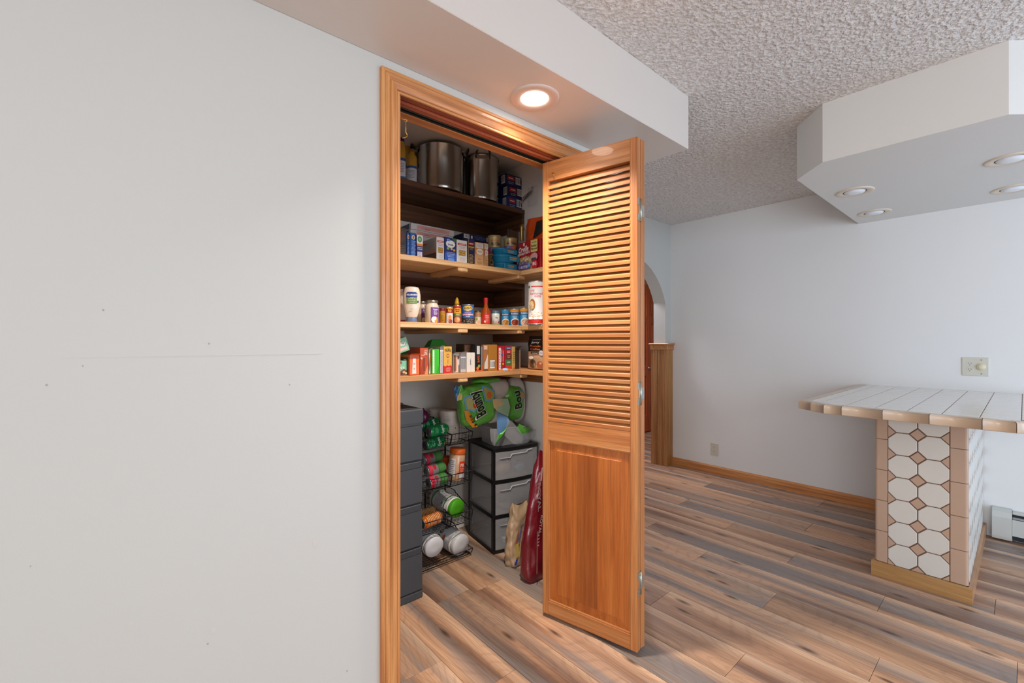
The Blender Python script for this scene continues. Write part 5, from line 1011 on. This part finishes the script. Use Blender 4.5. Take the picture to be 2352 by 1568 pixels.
def lying(name, label, c, axis, R, L, profs, art=None, cat='can', group=None, up=(0, 0, 1)):
    """a round container whose own z runs along axis from centre c of its base"""
    az_ = Vector(axis).normalized(); ax_ = Vector(up).cross(az_).normalized(); ay_ = az_.cross(ax_)
    M = Matrix((ax_, ay_, az_)).transposed(); t = thing(name, label, cat, c, M.to_euler(), group)
    for pn, (pr, mm) in profs.items(): b = B(); b.lathe([(r*R, z*L) for r, z in pr], mm, seg=28); b.build(pn, t)
    if art:
        v = M.inverted() @ (Vector((0, 0, EYE))-Vector(c)-az_*L/2); ang = math.atan2(v.y, v.x)
        A = Art(around(R, ang=ang), curved=True, h0=.0004); art(A, R, L); A.build(t)
    return t
alu = mat('c4c4c6', .25, .95, name='aluminium')
def soda(label, px, py, Y, axis, bodycol, art, group, L=.122, R=.0325):
    c = at(px, py, Y=Y); a = Vector(axis).normalized(); c = c-a*L/2
    body = [(.82, .02), (.99, .06), (1, .08), (1, .90), (.97, .93), (.84, .985)]; end = [(0, .035), (.55, .03), (.72, .0), (.80, .0), (.82, .02)]; top = [(.84, .985), (.84, 1), (.80, 1), (.78, .985), (0, .985)]
    return lying('drink_can', label, c, a, R, L, {'can_body': (body, mat(bodycol, .28, .35, name='printed_aluminium')), 'can_base': (end, alu), 'can_top': (top, alu)}, art, group=group)
def bub(A, R, H):
    A.text('bubly', 0, H*.66, R*1.5, H*.18, 'f0f8f0', rot=PI/2*0).lines(0, H*.2, H*.36, R*1.2, 4, '7cd8a4')
    rr = random.Random(6)
    for i in range(14): A.ell(R*(rr.random()*2.4-1.2), H*rr.choice([.10, .14, .84, .88, .8]), R*.06, H*.014, 'e8b820')
def bubr(A, R, H):
    A.text('bubly', 0, H*.62, R*1.6, H*.20, 'f0f8f0').lines(0, H*.2, H*.36, R*1.2, 4, '7cd8a4'); rr = random.Random(6)
    for i in range(14): A.ell(R*(rr.random()*2.4-1.2), H*rr.choice([.10, .14, .84, .88, .8]), R*.06, H*.014, 'e8b820')
ca = (1, .10, .03)
g_green = 'green seltzer cans lying in the top basket'
soda('green seltzer can lying on top in the highest basket', 1005, 988, 2.165, ca, '129a58', bubr, g_green)
soda('green seltzer can behind the basket wires under the other one', 997, 1017, 2.155, ca, '108a50', bubr, g_green)
soda('green seltzer can at the back of the highest basket', 985, 975, 2.26, ca, '0f7c48', bubr, g_green)
pu = at(972, 958, Y=2.25); b = B(); b.lathe([(0, -.04), (.02, -.036), (.036, -.015), (.038, .005), (.030, .028), (.012, .040), (.004, .052), (0, .054)], mat('5c1040', .3, name='purple_onion_skin', vary=.2, ns=60), seg=24, sx=.8); o = b.build('red_onion'); o.location = pu; o['label'] = 'dark purple round onion beside the cabinet in the highest basket'; o['category'] = 'onion'
def redc(A, R, H): A.rect(-R*1.35, H*.52, R*1.35, H*.92, '3c7a34').rect(-R*1.35, H*.02, R*1.35, H*.22, 'c83048').ell(-R*.4, H*.34, R*.5, H*.09, 'b01c2c').lines(0, H*.6, H*.85, R*1.6, 5, '68a060')
g_red = 'red and green drink cans in the second basket'
soda('silver and red drink can, uppermost in the second basket', 992, 1051, 2.25, ca, '8c8c8c', redc, g_red)
soda('red and green drink can in the middle of the second basket', 999, 1077, 2.20, ca, '9a9494', redc, g_red)
soda('red and green drink can lowest, behind the front wires', 1004, 1103, 2.150, ca, '9c9090', redc, g_red)
def tubw(label, px0, px1, pyt, Y):
    return bottle('supplement_tub', label, px0, px1, pyt, Y, TZ[3]+.003, [(0, 0, 'tub_body'), (.92, 0, 'tub_body'), (.95, .02, 'tub_body'), (.97, .80, 'tub_body'), (.94, .84, 'tub_body'), (1, .84, 'lid'), (1, .98, 'lid'), (.97, 1, 'lid'), (0, 1, 'lid')], {'tub_body': mat('cac4bc', .4, name='off_white_plastic'), 'lid': mat('d0cac2', .4, name='off_white_lid')}, cat='tub', art=(.96, lambda A, R, H: A.lines(-R*.3, H*.66, H*.76, R*.8, 3, 'a8a098').lines(R*.1, H*.1, H*.55, R*1.3, 8, 'b4aea6').ell(R*.6, H*.45, R*.05, H*.02, '302c2c')), group='off-white tubs in the top basket')
tubw('off-white lidded tub standing in front in the highest basket', 1009, 1055, 941.5, 2.23)
tubw('off-white lidded tub standing behind its twin', 987, 1028, 938.5, 2.355)
# peanut jar leaning, orange scoop
c = at(1046, 1104, Y=2.19); tl = Vector((.10, 0, 1)).normalized(); Hj = .185; Rj = .046; ribs = []
lying('plastic_jar', 'square-shouldered clear jar of nuts with an orange lid in the second basket', (c.x, c.y, TZ[2]+.008), tl, Rj, Hj, {'jar_body': ([(0, 0), (.9, 0), (1, .03), (1, .78), (.9, .82), (.88, .83)], mat('cca484', .2, name='peanut_filling', coat=.6, vary=.25, ns=60)), 'lid': ([(1.0, .83), (1.02, .84), (1.02, .985), (.97, 1), (0, 1)], mat('e0661c', .4, name='orange_lid'))},
      lambda A, R, H: A.rect(-R*1.15, H*.16, -R*.15, H*.70, 'd8d4d4').lines(-R*.65, H*.2, H*.66, R*.8, 8, '8c8890').rect(R*.35, H*.24, R*1.2, H*.62, 'dc3c18').text('PB', R*.75, H*.5, R*.5, H*.10, 'f4e0d0').lines(R*.75, H*.28, H*.42, R*.6, 3, 'f0b090').rect(R*.35, H*.12, R*1.2, H*.24, 'd4d0d8'), cat='jar')
t = thing('measuring_scoop', 'orange plastic scoop standing behind the jar of nuts', 'scoop', (at(1024, 1070, Y=2.30).x, 2.30, TZ[2]+.002)); b = B(); om = mat('dc5c14', .35, name='orange_plastic'); b.lathe([(0, .001), (.010, .001), (.012, .06), (.026, .115), (.030, .120), (.026, .118), (0, .08)], om, seg=20); b.build('scoop_body', t); b = B(); b.box((-.006, -.004, .11), (.006, .05, .117), om, .002); b.build('handle', t)
# green-lidded tub lying, facing out
def facing_tub(label, px, py, Y, R, L, axis, lidc, body, art, R2=None, name='supplement_tub'):
    c = at(px, py, Y=Y); a = Vector(axis).normalized()   # axis points out of the lid; base is behind
    base = c-a*L
    return lying(name, label, base, a, R, L, {'tub_body': ([(0, 0), (.92, 0), (1, .03), (1, .76), (.93, .80), (.90, .82)], mat(body, .3, name='pale_plastic', vary=.04)), 'neck_ring': ([(.96, .80), (.99, .81), (.99, .86), (.94, .87)], white_pl), 'lid': ([(.93, .86), (.95, .87), (.95, .975), (.90, 1), (.3, .998), (0, .998)], mat(lidc, .38, name='tub_lid'))}, art, cat='tub')
gt = lambda A, R, H: A.rect(-R*1.4, H*.12, R*1.4, H*.17, '2c7c34').rect(-R*1.4, H*.68, R*1.4, H*.72, '2c8c3c').rect(-R*1.2, H*.19, R*1.2, H*.66, 'b0aeb0').lines(0, H*.26, H*.60, R*1.6, 5, '8c8a90').ell(R*.2, H*.6, R*.14, H*.03, '2c8c3c').ell(-R*.9, H*.3, R*.14, H*.03, '2c8c3c')
facing_tub('white tub with a bright green lid lying in the third basket, lid outwards', 1051, 1168.5, 2.135, .057, .20, (.10, -1, -.10), '4ca41c', 'd4d2d0', gt)
def orc(A, R, H): A.lines(0, H*.15, H*.85, R*2.0, 9, 'f0c898')
soda('orange drink can lying at the left of the third basket', 990, 1194, 2.155, (1, .12, .04), 'dc7420', orc, 'orange drink cans in the third basket')
soda('orange drink can at the back left of the third basket', 978, 1180, 2.27, (1, .12, .04), 'b87838', orc, 'orange drink cans in the third basket')
facing_tub('large white lidded tub with brown round pictures lying in the bottom basket', 1059.5, 1252, 2.145, .064, .24, (.12, -1, -.12), 'd8d8da', 'b8bcc0', lambda A, R, H: A.ell(-R*.7, H*.50, R*.2, H*.05, '3c2820').ell(-R*.7, H*.50, R*.10, H*.025, 'c0a080').ell(-R*.15, H*.46, R*.2, H*.05, '3c2820').ell(-R*.15, H*.46, R*.10, H*.025, 'c0a080').ell(R*.4, H*.44, R*.2, H*.05, '3c2820').ell(R*.25, H*.62, R*.3, H*.04, 'b06030').lines(0, H*.1, H*.3, R*1.6, 4, '8c94a0'))
facing_tub('white lidded tub lying at the left of the bottom basket, lid outwards', 998.5, 1257, 2.135, .060, .20, (-.02, -1, -.16), 'dcdcde', 'c4c6ca', lambda A, R, H: A.lines(0, H*.2, H*.5, R*1.6, 4, 'a0a4ac'))

# ------------------------------------------------------------------ clear drawer cart, bin and paper towels
ra = math.radians(-9); CW, CD, CH = .318, .33, .615
cart = thing('drawer_cart', 'black framed cart of three translucent drawers', 'drawer cart', (1.630, 2.045, 0), (0, 0, ra))
fr = mat('121214', .4, name='black_frame_plastic'); tr = mat('b4b6ba', .35, name='translucent_plastic', alpha=.26, vary=.02); tr2 = mat('c0c2c6', .3, name='translucent_drawer_front', alpha=.36, vary=.02)
lv = [0, .205, .41, .60]
for i, z in enumerate(lv):
    b = B(); h_ = .022 if i < 3 else .018
    b.box((0, .012, z), (CW, CD, z+.006 if i else .012), fr, .001)
    for q in ((0, .010, z, .022, CD, z+h_), (CW-.022, .010, z, CW, CD, z+h_), (0, CD-.02, z, CW, CD, z+h_)): b.box(q[:3], q[3:], fr, .002)
    n = 10
    pts = [(x, -.010*math.sin(PI*x/CW)-.002) for x in [CW*k/n for k in range(n+1)]]+[(CW, .022), (0, .022)]
    b.prism(pts[::1], z, z+h_, fr)
    b.build('tray_frame', cart)
for x_, y_ in ((0, .004), (CW-.020, .004), (0, CD-.02), (CW-.02, CD-.02)):
    b = B(); b.box((x_, y_, 0), (x_+.020, y_+.018, .60), fr, .003); b.build('corner_post', cart)
b = B(); n = 10; pts = [(CW*k/n, -.014*math.sin(PI*k/n)-.004) for k in range(n+1)]+[(CW, CD), (0, CD)]; b.prism(pts, .600, CH, fr); b.build('cart_top', cart)
for x_ in (.004, CW-.006): b = B(); b.box((x_, .022, .012), (x_+.002, CD-.02, .60), tr); b.build('side_panel', cart)
for i in range(3):
    z0, z1 = lv[i]+.024, lv[i+1]-.004
    b = B(); n = 14; x0, x1 = .014, CW-.010
    def yy_(x): return -.012*math.sin(PI*(x-x0)/(x1-x0))-.008
    rows = []
    def ztop(x):
        s = (x-x0)/(x1-x0); return z1-(.020 if .30 < s < .72 else 0)
    for k in range(n+1):
        x = x0+(x1-x0)*k/n; rows.append((x, yy_(x)))
    for k in range(n):
        (xa, ya_), (xb, yb_) = rows[k], rows[k+1]
        for dy in (0, .003): b.poly([(xa, ya_+dy, z0), (xb, yb_+dy, z0), (xb, yb_+dy, z1), (xa, ya_+dy, z1)] if dy == 0 else [(xa, ya_+dy, z0), (xa, ya_+dy, z1), (xb, yb_+dy, z1), (xb, yb_+dy, z0)], tr2)
        b.poly([(xa, ya_, z1), (xb, yb_, z1), (xb, yb_+.02, z1), (xa, ya_+.02, z1)], tr2)
    D = b.build('drawer', cart)
    b = B(); b.box((x0+.006, .004, z0), (x1-.006, CD-.03, z0+.002), tr); b.box((x0+.006, .004, z0), (x0+.008, CD-.03, z1-.01), tr); b.box((x1-.008, .004, z0), (x1-.006, CD-.03, z1-.01), tr); b.build('drawer_tray', D)
    b = B(); xm_ = (x0+x1)/2; hl = [(xm_-.120, z1-.036), (xm_-.055, z1-.036), (xm_-.043, z1-.018), (xm_+.060, z1-.018), (xm_+.072, z1-.006), (xm_+.105, z1-.004)]
    b.tube([(x, yy_(x)-.004, z) for x, z in hl], .0035, mat('c8cace', .3, name='translucent_lip', alpha=.8), seg=6); b.build('handle', D)
cm = cart.matrix_basis if 0 else Matrix.Translation(cart.location) @ Matrix.Rotation(ra, 4, 'Z')
def incart(x, y, z): return cm @ Vector((x, y, z))
def lump(name, label, cat, loc, size, col, seed, rough=.6, **kw):
    t = thing(name, label, cat, incart(*loc), (0, 0, ra+seed*.1))
    b = B(); W, D_, H = size
    b.grid(lambda u, v: ((W/2*(1-abs(2*v-1)**3*.5)*math.cos(2*PI*u)*(.9+.2*noise.noise(Vector((math.cos(6.28*u)*2, math.sin(6.28*u)*2, v*5+seed))))), D_/2*(1-abs(2*v-1)**3*.5)*math.sin(2*PI*u), H*v+.012*noise.noise(Vector((math.cos(6.28*u)*3, math.sin(6.28*u)*3, seed)))*math.sin(PI*v)+.0), 24, 12, mat(col, rough, name=name+'_surface', bump=.5, bs=40, bd=.004, **kw)); b.build('bag_body', t); return t
lump('grocery_bag', 'crumpled tan paper bag in the top clear drawer', 'bag', (.105, .07, lv[2]+.028), (.13, .08, .085), 'b8987c', 3)
lump('grocery_bag', 'bluish plastic bag beside the tan one in the top clear drawer', 'bag', (.225, .075, lv[2]+.028), (.10, .08, .065), '7898b0', 7, .3)
lump('grocery_bag', 'grey bag with red marks in the middle clear drawer', 'bag', (.13, .09, lv[1]+.028), (.17, .10, .04), '6c5c5c', 12)
t = thing('power_strip', 'white power strip box in the bottom clear drawer', 'power strip', incart(.19, .06, lv[0]+.028), (0, math.radians(-8), ra)); b = B(); b.box((-.09, -.02, .012), (.09, .05, .045), white_pl, .006); b.build('strip_body', t)
b = B()
for k in range(4): b.box((-.072+.036*k, -.012, .045), (-.05+.036*k, .03, .049), mat('b8bcb8', .4, name='grey_socket'), .001)
b.build('socket_row', t, kind='stuff'); b = B(); b.box((-.09, -.02, 0.0122), (-.075, .05, .0125), white_pl); b.box((-.088, -.018, .001), (-.066, .045, .013), white_pl, .004); b.build('foot', t)
# clear bin on the cart
bn = thing('storage_bin', 'clear plastic bin standing on the cart under the paper towels', 'bin', incart(.04, .045, CH+.001), (0, 0, ra)); cl = mat('c0c0c4', .12, name='clear_plastic', alpha=.45, vary=.02); b = B(); bw, bd, bh = .235, .22, .105; n = 8
def rr_(w, d, o=0): return [(o+.02, o), (w-.02-o, o), (w-o, o+.02), (w-o, d-.02-o), (w-.02-o, d-o), (o+.02, d-o), (o, d-.02-o), (o, o+.02)]
P0, P1 = rr_(bw, bd, .012), rr_(bw, bd, 0); i0 = [b.vt((x, y, 0)) for x, y in P0]; i1 = [b.vt((x, y, bh)) for x, y in P1]; P2 = rr_(bw, bd, .003); i2 = [b.vt((x, y, bh)) for x, y in P2]
b.face(i0[::-1], cl)
for i in range(8): j = (i+1) % 8; b.face([i0[i], i0[j], i1[j], i1[i]], cl); b.face([i1[i], i1[j], i2[j], i2[i]], cl)
b.build('bin_body', bn); b = B(); b.tube([(x, y, bh) for x, y in P1], .003, mat('c8cacc', .2, name='clear_rim', alpha=.8), seg=6, closed=True); b.build('rim', bn)
b = B(); b.box((bw-.03, -.004, .02), (bw-.012, .002, .05), mat('2c4c9c', .4, name='blue_latch'), .002); b.build('latch', bn)
# paper towels
pt = thing('paper_towel_pack', 'large torn pack of paper towel rolls in green and clear film', 'paper towels', incart(.165, .14, CH+bh+.003), (0, 0, 0))
zt_ = 1.042; z0_ = CH+bh+.003; Hpk = zt_-z0_
grn = mat('68bc4a', .3, name='green_pack_film', bump=.8, bs=22, bd=.012, coat=.3, vary=.12, ns=9); paper = mat('e2dedb', .8, name='paper_roll', bump=.4, bs=120, bd=.001)
c0 = pt.location
def W_(px, py, Y): v = at(px, py, Y=Y)-c0; return v
def blob(name, px0, px1, py0, py1, Y, D_, m, sq=.55, seed=1, tilt=0, mf=None):
    a, c = W_(px0, py1, Y), W_(px1, py0, Y); cx_, cz_ = (a.x+c.x)/2, (a.z+c.z)/2; W = (c.x-a.x)/2; H = (c.z-a.z)/2; b = B(); sp = lambda t: math.copysign(abs(t)**sq, t); ct_, st_ = math.cos(tilt), math.sin(tilt)
    def fn(u, v):
        th = 2*PI*u; ph = PI*(v-.5); x = W*sp(math.cos(th))*abs(math.cos(ph))**sq; y = D_*sp(math.sin(th))*abs(math.cos(ph))**sq; z = H*sp(math.sin(ph))
        q = noise.noise(Vector((x*14+seed, y*14, z*14)))*.010+noise.noise(Vector((x*34+seed, y*34, z*60)))*.006
        x += q; y += q; z += q*.5
        return (cx_+x*ct_-z*st_, Y-c0.y+D_+y, cz_+x*st_+z*ct_)
    b.grid(fn, 40, 24, m, True, mf); return b.build(name, pt), (cx_, cz_, W, H)
Yp = 2.055
_, L1 = blob('green_wrapper', 1066, 1144, 879, 986, Yp, .052, grn, .55, 2, math.radians(6))
_, L2 = blob('green_wrapper', 1166, 1211, 884, 970, Yp+.02, .08, grn, .6, 9, math.radians(-2))
blob('paper_roll', 1112, 1180, 868, 925, Yp+.03, .08, paper, .7, 5); blob('paper_roll', 1122, 1165, 905, 975, Yp+.035, .05, paper, .6, 15, math.radians(4)); blob('paper_roll', 1178, 1213, 866, 975, Yp+.05, .06, paper, .7, 25)
blob('green_wrapper', 1098, 1158, 866, 883, Yp+.012, .05, grn, .8, 35)
b = B(); b.grid(lambda u, v: (W_(1050, 900, Yp).x+.05*u, W_(1050, 900, Yp+.02).y+.01*math.sin(9*u+5*v), W_(1050, 900, Yp).z+.03-.08*v+.02*noise.noise(Vector((u*4, v*4, 3)))), 8, 8, None, True, lambda u, v: mat('2c6cac', .3, name='blue_film') if u < .35 else (mat('e0c06c', .3, name='yellow_film') if v > .6 else grn)); b.build('loose_film', pt)
# print on the film
def film(Y0, cx_, cz_, W, H, D_, tilt=0):
    ct_, st_ = math.cos(tilt), math.sin(tilt)
    def S(a, c, h):
        a2 = min(.98, abs(a)/W); c2 = min(.98, abs(c)/H); bulge = (1-a2**3.4)**.42*(1-c2**3.4)**.42
        return Vector((cx_+a*ct_-c*st_, Y0-c0.y+D_-D_*bulge-.0125-h*3, cz_+a*st_+c*ct_))
    return S
cx_, cz_, W, H = L1; A = Art(film(Yp, cx_, cz_, W, H, .052, math.radians(6)), curved=True, h0=.001)
A.poly([(-W*.92, H*.55), (-W*.60, H*.62), (-W*.1, H*.1), (-W*.5, -H*.22), (-W*.9, -H*.02)], '5ca0c8').poly([(-W*.86, H*.48), (-W*.6, H*.54), (-W*.14, H*.1), (-W*.5, -H*.12), (-W*.84, H*.02)], 'a8a860').ell(-W*.45, H*.12, W*.12, H*.14, 'c84c28')
A.poly([(W*.1, H*.92), (W*.3, H*.90), (W*.86, H*.55), (W*.84, H*.35), (W*.5, H*.12), (W*.1, H*.2)], '6cb0d4').poly([(W*.16, H*.84), (W*.3, H*.80), (W*.78, H*.50), (W*.74, H*.36), (W*.5, H*.2), (W*.18, H*.26)], 'b4a85c').ell(W*.42, H*.42, W*.14, H*.16, 'd87030')
A.poly([(-W*.96, -H*.05), (-W*.80, -H*.08), (-W*.28, -H*.96), (-W*.58, -H*.94), (-W*.92, -H*.5)], 'e09828').text('=18', -W*.66, -H*.48, H*.42, W*.20, '1c1810', rot=math.radians(-62)).text('6', -W*.46, -H*.82, W*.16, H*.14, '1c1810', rot=math.radians(-62))
rot = math.radians(107)
A.text('Bounty', -W*.26, H*.16, H*1.30, W*.92, 'eceef0', rot=rot).text('Bounty', -W*.26, H*.16, H*1.24, W*.80, '14120f', rot=rot); A.build(pt, 'lettering')
cx_, cz_, W, H = L2; A = Art(film(Yp+.02, cx_, cz_, W, H, .08), curved=True, h0=.001)
A.poly([(W*.1, H*.7), (W*.5, H*.75), (W*.8, H*.5), (W*.7, H*.2), (W*.2, H*.2)], '6cb0d4').poly([(W*.1, H*.62), (W*.45, H*.65), (W*.68, H*.45), (W*.6, H*.26), (W*.2, H*.26)], 'c8a858').text('Bou', -W*.15, H*.22, H*1.05, W*.82, 'eceef0', rot=math.radians(98)).text('Bou', -W*.15, H*.22, H*1.0, W*.74, '14120f', rot=math.radians(98)); A.build(pt, 'lettering')
# hanging flaps of film
def flap(name, pts, Y, m):
    b = B(); v = [W_(x, y, Y) for x, y in pts]; cen = sum(v, Vector())/len(v); cen.y -= .012
    ci = b.vt(cen); ids = [b.vt((q.x, q.y+.004*math.sin(i*2.1), q.z)) for i, q in enumerate(v)]
    for i in range(len(ids)): b.face([ci, ids[i], ids[(i+1) % len(ids)]], m, True)
    b.build(name, pt)
flap('film_flap', [(1131, 917), (1150, 915), (1166, 915), (1170, 938), (1158, 948), (1143, 945), (1134, 935)], Yp+.006, mat('e4cc98', .3, name='cream_film')); flap('film_flap', [(1141, 930), (1153, 917), (1166, 916), (1172, 935), (1168, 957), (1144, 946)], Yp+.002, mat('a4ccac', .3, name='pale_green_film')); flap('film_flap', [(1141, 946), (1168, 958), (1170, 970), (1160, 987), (1143, 1000)], Yp+.000, mat('6c9cd0', .3, name='mid_blue_film'))
flap('film_flap', [(1143, 1000), (1160, 987), (1165, 980), (1150, 1006), (1137, 1024), (1135, 1022)], Yp-.004, mat('44a828', .3, name='bright_green_film')); flap('film_flap', [(1186, 984), (1193, 973), (1220, 986), (1208, 999), (1202, 1002)], Yp-.004, mat('58a838', .3, name='bright_green_film2')); flap('film_flap', [(1176, 966), (1181, 965), (1192, 972), (1186, 981)], Yp-.006, mat('1c1814', .3, name='black_film'))
flap('clear_film', [(1125, 985), (1142, 985), (1146, 1010), (1136, 1024), (1128, 1012)], Yp-.006, mat('d4d8dc', .1, name='clear_film2', alpha=.3)); flap('clear_film', [(1165, 960), (1186, 975), (1204, 1004), (1232, 985), (1226, 1004), (1205, 1022), (1180, 1020), (1160, 1000)], Yp-.008, mat('d8dcdf', .1, name='clear_film3', alpha=.30))

# ------------------------------------------------------------------ bags on the floor
def floorbag(name, label, loc, rz, W, H, D_, seed, m, narrow, lean, art=None):
    t = thing(name, label, 'bag', loc, (0, 0, rz)); b = B(); sp = lambda q, e: math.copysign(abs(q)**e, q)
    def fn(u, v):
        th = 2*PI*u; k = (1-narrow*v**1.5); base = min(1, (v/.06)**.5) if v < .06 else 1; topf = 1 if v < .86 else max(.12, 1-(v-.86)/.16)
        x = W/2*k*sp(math.cos(th), .7)*(.82+.18*base); y = D_/2*sp(math.sin(th), .8)*(.8+.2*base)*topf*(1-.35*v)
        q = noise.noise(Vector((math.cos(th)*1.5+seed, math.sin(th)*1.5, v*5)))*.016+noise.noise(Vector((math.cos(th)*4+seed, math.sin(th)*4, v*13)))*.006
        return (x+q*math.cos(th)+lean*v*v, y+q*math.sin(th), max(.0, H*v+.01*math.cos(th*2)*v))
    b.grid(fn, 44, 34, m); b.poly([fn(k/44, 0) for k in range(44)][::-1], m); b.build('bag_body', t)
    if art: A = Art(lambda a, c, h: Vector((a+lean*(c/H)**2, -D_/2*(1-.35*c/H)*1.0-.006-h*2, c)), curved=True); art(A, W, H); A.build(t, 'lettering')
    return t
redm = mat('6c0f1c', .28, name='dark_red_plastic_bag', bump=.5, bs=22, bd=.008, coat=.3, vary=.12, ns=8)
def redart(A, W, H): A.rect(-W*.44, H*.10, -W*.42, H*.42, 'a89880').text('ROYAL', -W*.42, H*.68, H*.22, W*.08, 'a89c98', rot=-1.45).rect(-W*.42, H*.80, -W*.39, H*.90, 'd8d0d0').text('ROYAL', -W*.34, H*.46, H*.14, W*.08, 'c8b0a8', rot=-1.75).lines(-W*.40, H*.30, H*.40, W*.05, 4, 'c8b8b0').ell(-W*.12, H*.62, W*.035, H*.025, '8c6c64').rect(-W*.42, H*.895, W*.2, H*.902, 'c8c4c4')
floorbag('charcoal_bag', 'tall dark red plastic bag slumped behind the folded door', (1.703, 1.718, 0), math.radians(8), .30, .655, .13, 5, redm, .42, .075, redart)
tanm = mat('b49878', .35, name='tan_flour_bag', bump=.4, bs=30, bd=.006, coat=.3)
floorbag('flour_bag', 'tan plastic bag with blue and red print standing in front of the clear drawers', (1.668, 1.885, 0), math.radians(0), .145, .335, .09, 9, tanm, .25, .03, lambda A, W, H: A.text('Always', -W*.24, H*.50, H*.24, W*.10, 'b83c30', rot=1.38).text('Save', -W*.12, H*.55, H*.26, W*.09, '3c5cb0', rot=1.38).rect(-W*.30, H*.18, -W*.18, H*.40, 'd8b84c').ell(-W*.34, H*.09, W*.06, H*.03, '2c44b0').ell(-W*.28, H*.13, W*.05, H*.025, '2c44b0').ell(W*.14, H*.62, W*.04, H*.03, 'c83028'))
